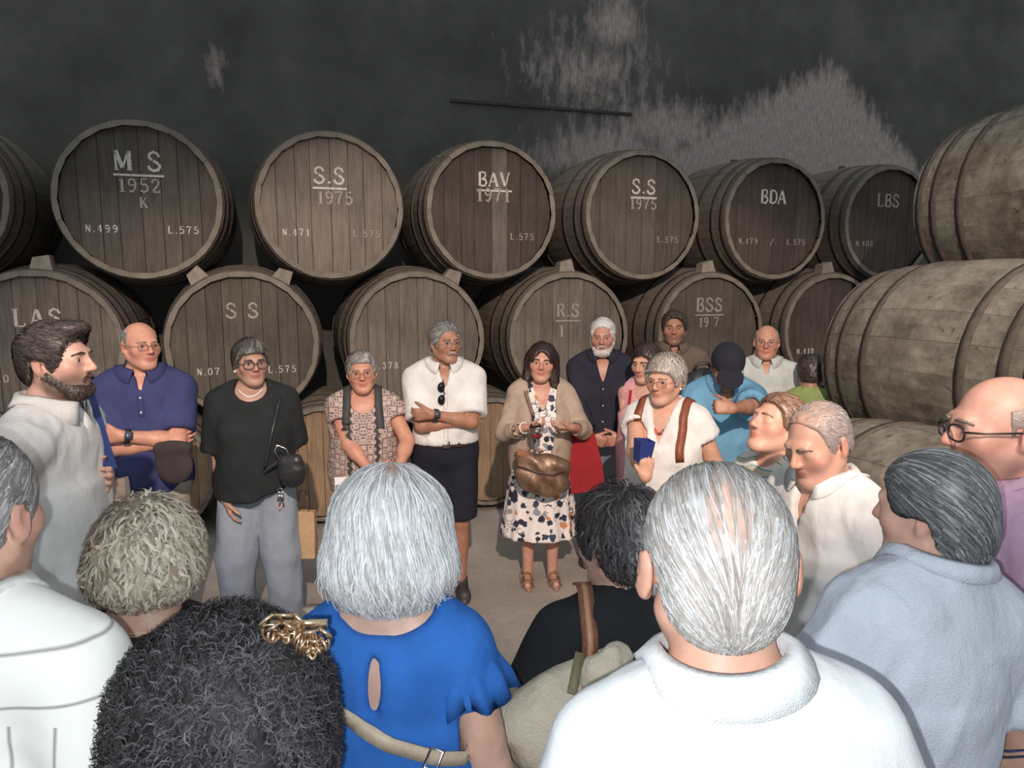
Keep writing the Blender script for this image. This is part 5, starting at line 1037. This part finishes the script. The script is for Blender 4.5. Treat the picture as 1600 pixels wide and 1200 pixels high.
# belt of the man in white
P = PP['white']; a_ = np.linspace(0, 2*math.pi, 48, endpoint=False); z_ = .992
pts = P.fp.hug(np.stack([.17*np.cos(a_), .135*np.sin(a_), np.full(48, z_)], 1)*P.s, .010, 10); pts[:,2] = z_*P.s; nr = P.fp.grad(pts); nr[:,2] = 0
mb = MB(); mb.strap(pts, nr, .036*P.s, .005, closed=True); bo = mb.build('belt', plain('dark_belt', srgb(78,60,58), .45), P.root)
fr_ = pts[np.argmin(pts[:,1])]; mb = MB(); mb.box(fr_+np.array([0,-.008,0]), (.045,.006,.042)); mb.build('buckle', plain('belt_buckle', (.30,.27,.25), .35, .8), bo)
def watch(P, sd='L', back=.025, col=(.02,.02,.022), face=(.12,.13,.16)):
    a = P.arm[sd]; u = unit(a['W']-a['E']); c = a['W']-u*back; t = unit(np.cross(u, (0,0,1))); b = np.cross(u, t); r = .0325*P.s
    an = np.linspace(0, 2*math.pi, 20, endpoint=False); mb = MB(); mb.strap([c+r*(t*math.cos(x)+b*math.sin(x)) for x in an], [t*math.cos(x)+b*math.sin(x) for x in an], .024, .004, closed=True); w = mb.build('wristwatch', plain('watch_strap', col, .5), P.root)
    n = unit(np.array([0,-1.,.35])-u*np.dot([0,-1.,.35], u)); s_ = np.cross(u, n); mb = MB(); mb.box(c+n*(r+.006), (.036,.034,.010), np.stack([u, s_, n], 1)); mb.build('watch_case', plain('watch_case', face, .15, .5), w)
watch(PP['white']); watch(PP['polo'], face=(.5,.5,.52))
# embroidered badge on the polo
P = PP['polo']; c = P.ft.march(np.array([[.085,-.3,1.29]])*P.s, (0,1,0), .002)[0]; n = P.ft.grad(c[None])[0]; mb = MB(); xx = unit(np.cross((0,0,1), n)); R_ = np.stack([xx, np.cross(n, xx), n], 1)
for dx, dz, w_, h_ in ((0,0,.034,.010), (-.006,.007,.018,.008), (.013,-.007,.006,.006), (-.010,-.007,.006,.006)): mb.box(c+R_@np.array([dx,dz,.001]), (w_,h_,.003), R_)
mb.build('badge', plain('badge_thread', srgb(190,192,200), .8), P.top)
# sunglasses hung from the white shirt
P = PP['white']; ctr = P.ft.march(np.array([[-.02,-.3,1.335],[-.02,-.3,1.262],[-.02,-.3,1.36]])*P.s, (0,1,0), .012)
lo_ = P.w(ctr[1]); t = thing('sunglasses', 'dark sunglasses hanging from the front of the white shirt', 'sunglasses', lo_); DL = plain('dark_lens', (.012,.012,.014), .12)
for k, c in enumerate((ctr[0], ctr[1])):
    cw = P.w(c)-lo_; mb = MB(); an = np.linspace(0, 2*math.pi, 18, endpoint=False); o_ = [cw+np.array([.024*math.cos(x)*(1.0 if math.cos(x) < 0 else .75), -.012+.006*math.cos(x), .030*math.sin(x)]) for x in an]; o2 = [q+np.array([0,.006,0]) for q in o_]
    mb.add(o_+o2, [tuple(range(18)), tuple(range(35, 17, -1))]+[(i, 18+i, 18+(i+1) % 18, (i+1) % 18) for i in range(18)]); mb.build('sunglass_lens', DL, t)
mb = MB(); c0 = P.w(ctr[0])-lo_; c1 = P.w(ctr[1])-lo_; mb.tube([c0+[.012,-.010,-.026], (c0+c1)/2+[.016,-.012,0], c1+[.012,-.010,.026]], .003, 6); mb.build('bridge', DL, t)
mb = MB(); mb.tube([c0+[0,-.008,.03], c0+[.008,-.006,.045], c0+[.012,.0,.03], c0+[.012,.004,-.04]], .0025, 6); mb.build('temple', DL, t)
# wine glass in the hands of the woman in the floral dress
P = PP['cardigan']; gp = at(839,688,4.27); t = thing('wine_glass', 'tulip wine glass with a little red wine, held over the floral dress', 'glass', gp)
GLASS, nt, b = new_mat('thin_glass'); b.inputs['Transmission Weight'].default_value = 1; b.inputs['Roughness'].default_value = .02; b.inputs['IOR'].default_value = 1.45; b.inputs['Base Color'].default_value = (.98,.98,.98,1)
WINE, nt, b = new_mat('red_wine'); b.inputs['Base Color'].default_value = (.45,.012,.02,1); b.inputs['Roughness'].default_value = .08; b.inputs['Transmission Weight'].default_value = .25
mb = MB(); mb.lathe([(.0,-.075),(.031,-.073),(.032,-.071),(.006,-.066),(.0042,-.05),(.0042,-.002),(.012,.004),(.034,.022),(.040,.045),(.036,.075),(.030,.10),(.0285,.10),(.0345,.075),(.0385,.045),(.0325,.023),(.010,.006),(0,.006)], 24); mb.build('goblet', GLASS, t)
mb = MB(); mb.lathe([(0,.0068),(.0095,.0075),(.031,.0235),(.0355,.034),(0,.034)], 24); mb.build('wine', WINE, t)
t.rotation_euler = (0.1,-.12,0)
mb = MB(); a = P.arm['R']; u = unit(a['W']-a['E']); tt = unit(np.cross(u, (0,0,1))); bb = np.cross(u, tt); mb.tube([a['W']-u*.02+.033*(tt*math.cos(x)+bb*math.sin(x)) for x in np.linspace(0, 6.2832, 20, endpoint=False)], .0045, 6, closed=True); mb.build('bracelet', plain('white_bracelet', (.8,.78,.75), .4), P.root)
# bronze handbag
BR, nt, b = new_mat('bronze_leather'); nz = noise(nt, 16, 3); r_ = ramp(nt, nz.outputs[0], [(0.3, srgb(92,70,56)), (0.7, srgb(150,120,98))]); nt.links.new(r_.outputs[0], b.inputs['Base Color']); b.inputs['Roughness'].default_value = .42; b.inputs['Metallic'].default_value = .35; bump(nt, b, nz.outputs[0], .25, .02)
c = at(846,738,4.33); t = thing('handbag', 'slouchy bronze leather handbag hanging before the floral dress', 'bag', c-np.array([0,0,.15]))
sdf_obj('bag_body', [(ell(c+[0,0,-.015],(.165,.062,.125)),.02),(rc(c+[-.14,0,.10],c+[.13,0,.03],.03,.04),.06),(ell(c+[.06,0,-.07],(.11,.055,.08)),.03)], .008, BR, t, t.location, .004, 12, fold=lambda V: .006*np.sin((V[:,0]-c[0])*24+(V[:,2]-c[2])*45+2*np.sin((V[:,0]-c[0])*14)))
mb = MB(); o_ = np.array(t.location); pts = np.array([c+[-.15,-.045,.05], c+[-.05,-.072,.025], c+[.06,-.072,.0], c+[.14,-.045,.015]])-o_; mb.tube(pts, .006, 6); mb.build('zip_seam', plain('zip', srgb(70,52,44), .4), t)
mb = MB(); mb.box(c-o_+[-.115,-.035,.125], (.065,.012,.035), rot('y', .35)); mb.build('strap_tab', plain('tan_leather', srgb(150,98,70), .5), t, False)
P = PP['cardigan']; Rz = P.M[:3,:3]
pl = P.ft.march(np.array([[-.115+.10*q,-.4,1.39-.33*q] for q in np.linspace(0, 1, 15)])*P.s, (0,1,0), .013); pw = pl@Rz.T+P.loc; pw = np.concatenate([[P.w(np.array([-.115,.03,1.445])*P.s)], pw, [c+[-.12,-.02,.1]]]); mb = MB(); mb.strap(pw-o_, np.tile([0,-1.,.2], (len(pw), 1)), .022, .004); mb.build('strap', plain('taupe_strap', srgb(120,98,84), .5), t)
# red shopping bag
c = at(911,722,4.60); RED = cloth('red_nonwoven', srgb(158,44,50), var=.12); t = thing('shopping_bag', 'red fabric shopping bag hanging beside the bronze handbag', 'bag', c-np.array([0,0,.19]))
o_ = np.array(t.location); V = []; zz = [-.18,-.1,0,.1,.175]; Rb = rot('y', -.14)
for k, z in enumerate(zz):
    hw = .115-.02*max(0, z)/.175; dp = [.055,.058,.05,.036,.018][k]
    for x, y in ((-hw,-dp),(-hw*.3,-dp*1.15),(hw*.35,-dp*.9),(hw,-dp),(hw*1.02,0),(hw,dp),(0,dp*1.1),(-hw,dp),(-hw*1.02,0)): V.append(c-o_+Rb@np.array([x, y, z]))
n = 9; Fc = [(k*n+i, k*n+(i+1) % n, (k+1)*n+(i+1) % n, (k+1)*n+i) for k in range(4) for i in range(n)]+[tuple(range(n-1, -1, -1)), tuple(4*n+i for i in range(n))]
mb = MB(); mb.add(V, Fc); mb.build('bag_body', RED, t, False)
for yy in (-.02, .02):
    mb = MB(); pts = [c-o_+Rb@np.array([x, yy, z]) for x, z in ((-.05,.16),(-.045,.21),(.0,.245),(.035,.21),(.04,.16))]; mb.strap(pts, np.tile([0,-1.,0], (5, 1)), .02, .003); mb.build('handle', RED, t)
# blue cup in the hand of the grey-haired woman
a = PP['whitetop'].arm['R']; hw_ = PP['whitetop'].w(a['W']); c = at(1003,703,3.405); t = thing('cup', 'small square blue cup held up in front of the white top', 'cup', c-np.array([0,0,.055]))
mb = MB(); 
def sq(hw, z): return [(-hw,-hw,z),(hw,-hw,z),(hw,hw,z),(-hw,hw,z)]
V = sq(.030,0)+sq(.038,.105)+sq(.0345,.105)+sq(.028,.006); mb.add(V, [(3,2,1,0),(12,13,14,15)]+[(k*4+i, k*4+(i+1) % 4, k*4+4+(i+1) % 4, k*4+4+i) for k in range(3) for i in range(4)]); o = mb.build('cup_wall', plain('blue_card', srgb(40,54,118), .5), t, False); t.rotation_euler = (.05,.10,.3)
# coral necklace and earrings
P = PP['whitetop']
mb = MB(); pts = P.fh.march(np.array([[x, -.35, 1.40-.10*(1-(abs(x)/.075)**1.6)] for x in np.linspace(-.072, .072, 17)])*P.s, (0,1,0), .006); rg = random.Random(3)
for q in pts: mb.ball(q, .0075*(.7+.7*rg.random()), 7, 5, (.5,.12,.06) if rg.random() < .5 else (.16,.05,.04))
mb.build('necklace', WHITEATTR, P.root)
def earrings(P, col=(.75,.72,.68), r=.007):
    for q in (-1, 1): mb = MB(); mb.ball(P.toW((q*.083,.008,-.043)), r, 8, 6, col); mb.build('earring', WHITEATTR, P.root)
for k in ('whitetop', 'cardigan', 'black'): earrings(PP[k])
P = PP['black']; mb = MB(); pts = P.fh.march(np.array([[x, -.35, 1.452-.045*(1-(abs(x)/.07)**2)] for x in np.linspace(-.066, .066, 15)])*P.s, (0,1,0), .004); mb.tube(pts, .0042, 6, (.75,.72,.68)); mb.build('necklace', WHITEATTR, P.root)
P = PP['blonde']; mb = MB(); pts = P.fh.march(np.array([[x, .35, 1.425+.01*(1-(x/.06)**2)] for x in np.linspace(-.07, .07, 13)])*P.s, (0,-1,0), .002); mb.tube(pts, .0016, 5, (.75,.6,.4)); mb.build('necklace', WHITEATTR, P.root)
# rucksacks
def rucksack(P, label, mat, w=.045, xs=.115, body=True, zlow=1.12):
    t = thing('rucksack', label, 'bag', P.w(np.array([0,.2,.95])*P.s))
    for q in (-1, 1):
        fr = P.ft.march(np.array([[q*(xs+.012*k/8), -.4, 1.40-(1.40-zlow)*k/8] for k in range(9)])*P.s, (0,1,0), .004)
        topp = P.ft.march(np.array([[q*xs, y, 1.62] for y in (.06,.03,.0,-.03)])*P.s, (0,0,-1), .004)
        bk = np.array([[q*xs*.9,.17*P.s,1.34*P.s]])
        pts = np.concatenate([bk, topp, fr]); nr = P.ft.grad(pts); nr[0] = (0,.3,1); Rz = P.M[:3,:3]
        mb = MB(); mb.strap(pts@Rz.T+P.loc-np.array(t.location), nr@Rz.T, w, .008); mb.build('strap', mat, t)
    cw = P.w(np.array([0,.225,1.18])*P.s); sdf_obj('pack', [(framed(ell((0,0,0),(.14,.07,.19)), P.M[:3,:3], cw), .02), (framed(ell((0,.03,-.05),(.11,.07,.11)), P.M[:3,:3], cw), .03)], .014, mat, t, t.location, .004, 14)
    return t
rucksack(PP['aztec'], 'dark rucksack with wide straps over the patterned blouse', plain('dark_webbing', (.05,.05,.052), .7), zlow=1.24, xs=.10)
rucksack(PP['whitetop'], 'rucksack with brown leather straps over the white top', plain('chestnut_strap', srgb(128,70,48), .5), w=.042, xs=.125, zlow=1.17)
P = PP['cap']; t = thing('rucksack', 'black rucksack on the back of the man in the blue shirt', 'bag', P.w(np.array([0,.2,1.0])*P.s)); cw = P.w(P.tp((-.09,.24,1.27))); sdf_obj('pack', [(ell(cw,(.16,.09,.20)),.02)], .014, BLACKL, t, t.location, .006, 14)
mb = MB(); mb.tube([cw+[-.06,0,.18]-np.array(t.location), cw+[-.03,0,.225]-np.array(t.location), cw+[.03,0,.225]-np.array(t.location), cw+[.06,0,.18]-np.array(t.location)], .01, 6); mb.build('handle', BLACKL, t)
# red straps of the pink dress
P = PP['pink_dress']; mb = MB()
for q in (-1, 1):
    pts = P.ft.march(np.array([[q*.095,-.4,1.30+.12*k/6] for k in range(6)])*P.s, (0,1,0), .004); mb = MB(); mb.strap(pts, np.tile([0,-1.,.2], (6, 1)), .016, .004); mb.build('dress_strap', cloth('red_strap', srgb(190,36,44)), P.top)
# black handbag and paper bag of the woman in black
c = at(456,735,3.72); t = thing('handbag', 'rounded black handbag at the hip of the woman in black', 'bag', c-np.array([0,0,.09]))
sdf_obj('bag_body', [(ell(c+[.0,0,-.01],(.075,.04,.085)),.02),(rc(c+[-.045,0,.055],c+[.03,0,.06],.026),.03)], .007, BLACKL, t, t.location, .003, 18); o_ = np.array(t.location)
mb = MB(); mb.tube([c-o_+[-.05,-.03,.06], c-o_+[-.075,-.03,.11], c-o_+[-.06,-.03,.14], c-o_+[-.02,-.02,.12], c-o_+[0,-.02,.07]], .0035, 6); mb.build('clasp_chain', STEEL, t)
P = PP['black']; mb = MB(); pts = P.ft.march(np.array([[.155-.012*k,-.4,1.40-.05*k] for k in range(9)])*P.s, (0,1,0), .014)@P.M[:3,:3].T+P.loc; pts = np.concatenate([pts, [c+[-.01,.0,.09]]]); mb.strap(pts-o_, np.tile([0,-1.,0], (len(pts), 1)), .016, .004); mb.build('strap', BLACKL, t)
c = at(438,772,3.74); t = thing('key_ring', 'small bunch of keys dangling below the black handbag', 'keys', c); mb = MB(); mb.tube([np.array([.012*math.cos(x), 0, .02+.012*math.sin(x)]) for x in np.linspace(0, 6.28, 14, endpoint=False)], .002, 5, closed=True); mb.build('ring', STEEL, t)
for dx, a in ((-.008,.25), (.006,-.2)): mb = MB(); mb.box((dx,0,-.018), (.010,.003,.045), rot('y', a)); mb.ball((dx,0,.005), (.009,.002,.009), 8, 5); mb.build('key', STEEL, t)
KRAFT = plain('kraft_paper', srgb(176,146,112), .8, 0, .15, 30, .1); c = at(479,832,3.98); t = thing('paper_bag', 'brown kraft paper bag hanging beside the wide grey trousers', 'bag', c-np.array([0,0,.15])); o_ = np.array(t.location)
mb = MB(); V = [c-o_+np.array(v) for v in ((-.06,-.035,-.14),(.05,-.035,-.14),(.05,.035,-.14),(-.06,.035,-.14),(-.055,-.02,.13),(.052,-.02,.125),(.052,.02,.125),(-.055,.02,.13),(-.05,-.032,-.02),(.054,-.03,-.02),(.054,.03,-.02),(-.056,.032,-.02))]
mb.add(V, [(3,2,1,0),(0,1,9,8),(1,2,10,9),(2,3,11,10),(3,0,8,11),(8,9,5,4),(9,10,6,5),(10,11,7,6),(11,8,4,7),(4,5,6,7)]); mb.build('bag_body', KRAFT, t, False)
mb = MB(); mb.tube([c-o_+[-.03,-.01,.12], c-o_+[-.035,-.005,.19], c-o_+[-.03,.0,.24], c-o_+[.0,.0,.245], c-o_+[.015,-.005,.19], c-o_+[.02,-.01,.12]], .004, 6); mb.build('handle', plain('paper_cord', srgb(96,74,60), .8), t)
# dark pouch under the crossed arms, and the pale bag beside it
c = at(270,722,3.515); t = thing('pouch', 'dark brown pouch tucked under the crossed arms before the purple polo', 'bag', c-np.array([0,0,.11])); DKB = cloth('dark_brown_cloth', srgb(66,58,60)); sdf_obj('pouch_body', [(ell(c+[0,.01,-.015],(.095,.026,.10)),.02),(rc(c+[-.07,.01,.075],c+[.07,.01,.075],.018),.06)], .008, DKB, t, t.location, .003, 18)
c = at(182,786,2.40); t = thing('carrier_bag', 'small pale carrier bag hanging from the hand of the bearded man', 'bag', c-np.array([0,0,.11])); o_ = np.array(t.location); mb = MB()
V = [c-o_+np.array(v) for v in ((-.06,-.03,-.11),(.045,-.03,-.11),(.045,.03,-.11),(-.06,.03,-.11),(-.05,-.012,.07),(.04,-.012,.09),(.04,.012,.09),(-.05,.012,.07))]; mb.add(V, [(3,2,1,0),(4,5,6,7),(0,1,5,4),(1,2,6,5),(2,3,7,6),(3,0,4,7)]); mb.build('bag_body', plain('pale_paper', srgb(158,142,130), .8), t, False)
mb = MB(); mb.tube([c-o_+[-.04,0,.07], c-o_+[-.065,-.02,.10], c-o_+[-.07,-.03,.12], c-o_+[-.04,-.02,.11], c-o_+[.02,0,.08]], .004, 6); mb.build('handle', plain('paper_cord2', srgb(110,100,96), .8), t)
# blue folder held by the guide
c = at(136,676,2.33); t = thing('folder', 'slim blue folder held against the chest of the bearded man', 'folder', c-np.array([0,0,.15])); BF = plain('blue_folder', srgb(46,62,118), .5); Rf = rot('z', -.35)@rot('y', -.30)
mb = MB(); mb.box(np.array([0,0,.15]), (.012,.13,.27), Rf); mb.build('cover', BF, t, False); mb = MB(); mb.box(np.array([-.013,0,.155]), (.010,.12,.25), Rf); mb.build('pages', plain('paper', (.7,.68,.64), .8), t, False)
# white ticket of the woman in the patterned blouse
c = at(534,757,4.0); t = thing('ticket', 'small white card marked 06 held before the patterned blouse', 'ticket', c); mb = MB(); mb.box((0,0,0), (.075,.003,.085), rot('y', -.05)); mb.build('card', plain('white_card', (.82,.82,.83), .6), t, False)
mb = MB()
for ch, x0 in (('0', -.032), ('6', -.006)):
    for pts, w_ in GL[ch]:
        for p, q in zip(pts[:-1], pts[1:]): mb.tube([(x0+p[0]*.03, -.0022, -.036+p[1]*.034), (x0+q[0]*.03, -.0022, -.036+q[1]*.034)], .0026, 4)
mb.build('lettering', plain('black_ink', (.02,.02,.02), .6), t)
# canvas tote of the woman in black, seen from behind
CANV = cloth('canvas', srgb(204,192,172), var=.12, weave=260, fold=.35); P = PP['tote']; c = at(885,1100,1.46); t = thing('tote_bag', 'large cream canvas shoulder bag with brown leather strap', 'bag', c-np.array([0,0,.2])); o_ = np.array(t.location)
sdf_obj('bag_body', [(rc(at(930,1040,1.50),at(815,1135,1.42),.055,.045),.06),(rc(at(950,1060,1.47),at(930,1190,1.42),.06,.085),.06),(rc(at(815,1130,1.42),at(900,1230,1.42),.04,.08),.07),(ell(at(880,1130,1.43),(.09,.06,.09)),.05)], .009, CANV, t, o_, .007, 13, fold=lambda V: .006*np.sin(V[:,0]*55-V[:,2]*38)*np.sin(V[:,2]*9))
sdf_obj('knot', [(ell(at(938,1058,1.42),(.042,.035,.05)),.02),(ell(at(962,1030,1.45),(.035,.03,.035)),.03)], .007, CANV, t, o_, .008, 30)
mb = MB(); mb.strap(np.array([at(906,1020,1.43), at(898,1060,1.40), at(893,1085,1.37)])-o_, np.tile([0,-1.,.3], (3, 1)), .02, .004); mb.build('tab', plain('olive_tab', srgb(120,112,84), .7), t)
pl = P.ft.march(np.array([[.125+.008*k/11,.4,1.40-.19*k/11] for k in range(12)])*P.s, (0,-1,0), .014)@P.M[:3,:3].T+P.loc; tpp = P.ft.march(np.array([[.118,-.05,1.6],[.12,0,1.6],[.122,.035,1.6]])*P.s, (0,0,-1), .014)@P.M[:3,:3].T+P.loc
pw = np.concatenate([tpp, pl, [at(938,1022,1.45)]]); mb = MB(); mb.strap(pw-o_, np.array([[0,-.2,1.]]*3+[[0,-1.,.3]]*(len(pw)-3)), .034, .005); so = mb.build('strap', LEATHER, t)
mb = MB(); mb.strap(pw-o_+np.array([0,-.004,.002]), np.array([[0,-.2,1.]]*3+[[0,-1.,.3]]*(len(pw)-3)), .012, .004); mb.build('stitched_edge', plain('tan_edge', srgb(172,128,98), .5), so)
# crossbody strap and bag of the woman in blue
P = PP['blue']; BEIGE = plain('beige_strap', srgb(186,168,146), .5, 0, .1, 80, .08); t = thing('crossbody_bag', 'beige crossbody bag with buckled strap across the blue dress', 'bag', P.w(np.array([-.27,-.02,.85])*P.s)); o_ = np.array(t.location)
wp = np.array([[.18-.375*k/20, .45, 1.352-.19*(k/20)**.85] for k in range(21)])*P.s; pl = P.ft.march(wp, (0,-1,0), .011); nr = P.ft.grad(pl)@P.M[:3,:3].T; pw = pl@P.M[:3,:3].T+P.loc
shp = P.ft.march(np.array([[.165,y,1.62] for y in (-.03,.02)])*P.s, (0,0,-1), .004)@P.M[:3,:3].T+P.loc; pw = np.concatenate([shp, pw]); nr = np.concatenate([[[0,0,1.]]*2, nr]); mb = MB(); mb.strap(pw-o_, nr, .026, .004); so = mb.build('strap', BEIGE, t)
for k in (17, 21): mb = MB(); tt = unit(pw[k]-pw[k-1]); n_ = unit(nr[k]); s_ = np.cross(tt, n_); mb.tube([pw[k]-o_+n_*.007+tt*x+s_*y for x, y in ((-.012,-.018),(.012,-.018),(.012,.018),(-.012,.018))], .003, 6, closed=True); mb.build('buckle', STEEL, so)
cb = at(752,1165,1.40); sdf_obj('bag_body', [(ell(cb,(.035,.09,.075)),.02),(rc(cb+[0,-.06,.06],cb+[0,.06,.06],.018),.03)], .008, BEIGE, t, o_, .004, 16)
mb = MB(); mb.tube([pw[-1]-o_, (pw[-1]+cb)/2+[.02,0,.03]-o_, cb+[0,-.03,.06]-o_], .006, 6); mb.build('ring_chain', STEEL, t)
# small button above the keyhole of the blue dress
q_ = P.ft.march(np.array([[.012,.4,1.305]])*P.s, (0,-1,0), .003)[0]; mb = MB(); mb.ball(q_, .006, 8, 6, (.1,.3,.8)); mb.build('button', WHITEATTR, P.top)
# ruffles on the sleeves of the blue dress
for sd, q in (('R', -1), ('L', 1)):
    a = P.arm[sd]; u = unit(a['E']-a['S']); V, Fc = [], []; n = 64; x1 = unit(np.cross(u, (0,1,0))); y1 = np.cross(u, x1); rows = ((.018,.066,0), (.060,.084,.007), (.105,.090,.012), (.100,.086,.012), (.055,.080,.006), (.018,.060,0))
    for l, r, wv in rows:
        for k in range(n): A = 2*math.pi*k/n; rr = (r+wv*math.sin(9*A+.6*math.sin(3*A)))*P.s; V.append(a['S']+u*(l+.010*math.sin(5*A)*(wv > 0))*P.s+rr*(x1*math.cos(A)+y1*math.sin(A)))
    for i in range(len(rows)-1):
        for k in range(n): Fc.append((i*n+k, i*n+(k+1) % n, (i+1)*n+(k+1) % n, (i+1)*n+k))
    mesh_obj('sleeve_ruffle', np.array(V), Fc, MATS['blue_dress'], P.top)
# gold flower clip in the dark curls
c = at(452,978,.985); t = thing('hair_clip', 'gold wire hair clip of two roses in the dark curls', 'hair clip', c); rg = random.Random(5)
def rose(cx, r, tilt, nm):
    R_ = rot('x', tilt[0])@rot('y', tilt[1])@rot('z', tilt[2]); mb = MB()
    for ring, (rr, n, ht) in enumerate(((r, 5, 0), (r*.68, 4, .010), (r*.38, 3, .018))):
        for k in range(n):
            A = 6.2832*k/n+ring*.6; pts = []
            for x in np.linspace(-1, 1, 9):
                B = A+x*.75; rad = rr*(1-.25*x*x); pts.append(np.array(cx)+R_@np.array([rad*math.cos(B), -(ht+.012*(1-x*x)), rad*math.sin(B)]))
            mb.tube(pts, .0026, 6)
            pts = [np.array(cx)+R_@np.array([rr*f_*math.cos(A+.5*f_), -(ht+.006), rr*f_*math.sin(A+.5*f_)]) for f_ in np.linspace(.25, .95, 6)]; mb.tube(pts, .0018, 5)
    mb.ball(np.array(cx)+R_@np.array([0,-.02,0]), r*.2, 8, 6); mb.build(nm, GOLD, t)
rose((-.006,-.012,.012), .030, (.5,0,.2), 'rose'); rose((.034,-.006,-.012), .026, (.2,.9,.4), 'rose')
for k in range(7): mb = MB(); x = .030+.006*math.cos(k); mb.tube([(.03+.003*(k-3),-.012,.0), (.031+.005*(k-3),-.022,-.02), (.026+.005*(k-3),-.018,-.04)], .0016, 5); mb.build('leaf_wire', GOLD, t)
mb = MB(); mb.box((.012,.006,0), (.08,.006,.012)); mb.build('clasp', GOLD, t)
# black shoulder strap and bag of the man in pink
P = PP['pink']; t = thing('shoulder_bag', 'black shoulder bag with wide strap over the pink shirt', 'bag', P.w(np.array([-.25,.05,.85])*P.s)); o_ = np.array(t.location); WEB = plain('black_webbing', (.02,.02,.022), .75, 0, .2, 200, .1)
wp = np.array([[-.4, .055-.03*k/12, 1.375-.40*k/12] for k in range(13)])*P.s; pl = P.ft.march(wp, (1,0,0), .006); tpp = P.ft.march(np.array([[-.06,.05,1.62],[-.10,.05,1.62],[-.135,.055,1.62]])*P.s, (0,0,-1), .006); pl = np.concatenate([tpp, pl]); nr = P.ft.grad(pl)@P.M[:3,:3].T; pw = pl@P.M[:3,:3].T+P.loc; mb = MB(); mb.strap(pw-o_, nr, .045, .006); mb.build('strap', WEB, t)
sdf_obj('bag_body', [(framed(ell((0,0,0),(.05,.14,.11)), P.M[:3,:3], P.w(np.array([-.27,.0,.88])*P.s)), .02)], .012, WEB, t, o_, .004, 14)
# dark strap over the striped shirt
P = PP['striped']; t = thing('shoulder_bag', 'dark brown strap of a shoulder bag over the striped shirt', 'bag', P.w(np.array([0,-.2,.9])*P.s)); o_ = np.array(t.location); DS = plain('dark_brown_strap', srgb(62,44,46), .6)
wp = np.array([[-.02+.14*k/10, .45, 1.43-.02*k/10-.30*(k/10)**2] for k in range(11)])*P.s; pl = P.ft.march(wp, (0,-1,0), .006); nr = P.ft.grad(pl)@P.M[:3,:3].T; pw = pl@P.M[:3,:3].T+P.loc; mb = MB(); mb.strap(pw-o_, nr, .04, .006); mb.build('strap', DS, t)
sdf_obj('bag_body', [(ell(P.w(np.array([.27,-.05,.85])*P.s),(.06,.11,.10)), .02)], .014, DS, t, o_, .004, 14)
# grey polo: sleeve stripes and a tiny emblem
P = PP['greypolo']
for j, dl in enumerate((.006, .018)):
    a = P.arm['R']; u = unit(a['E']-a['S']); L = np.linalg.norm(a['E']-a['S']); c = a['S']+u*(L*.78-dl); x1 = unit(np.cross(u, (0,1,0))); y1 = np.cross(u, x1); an = np.linspace(0, 6.2832, 40, endpoint=False)
    pts = P.ft.hug(np.array([c+.085*P.s*(x1*math.cos(x)+y1*math.sin(x)) for x in an]), .0035, 8); pts = pts-((pts-c)@u)[:,None]*u; mb = MB(); mb.strap(pts, P.ft.grad(pts), .005, .0016, closed=True); mb.build('cuff_stripe', cloth('navy_thread', (.04,.06,.13)), P.top)
a = P.arm['L']; q0 = a['S']+(a['E']-a['S'])*.42; d_ = unit(np.array([.75,.65,0])); c = P.ft.march((q0+d_*.16)[None], -d_, .002)[0]; n = P.ft.grad(c[None])[0]; xx = unit(np.cross((0,0,1), n)); R_ = np.stack([xx, np.cross(n, xx), n], 1); mb = MB()
for dx, dz, w_, h_ in ((0,0,.012,.003), (-.004,.004,.004,.005), (.004,.003,.003,.006), (0,-.004,.008,.002)): mb.box(c+R_@np.array([dx,dz,.0008]), (w_,h_,.0018), R_)
mb.build('emblem', plain('emblem_thread', srgb(90,92,98), .8), P.top)
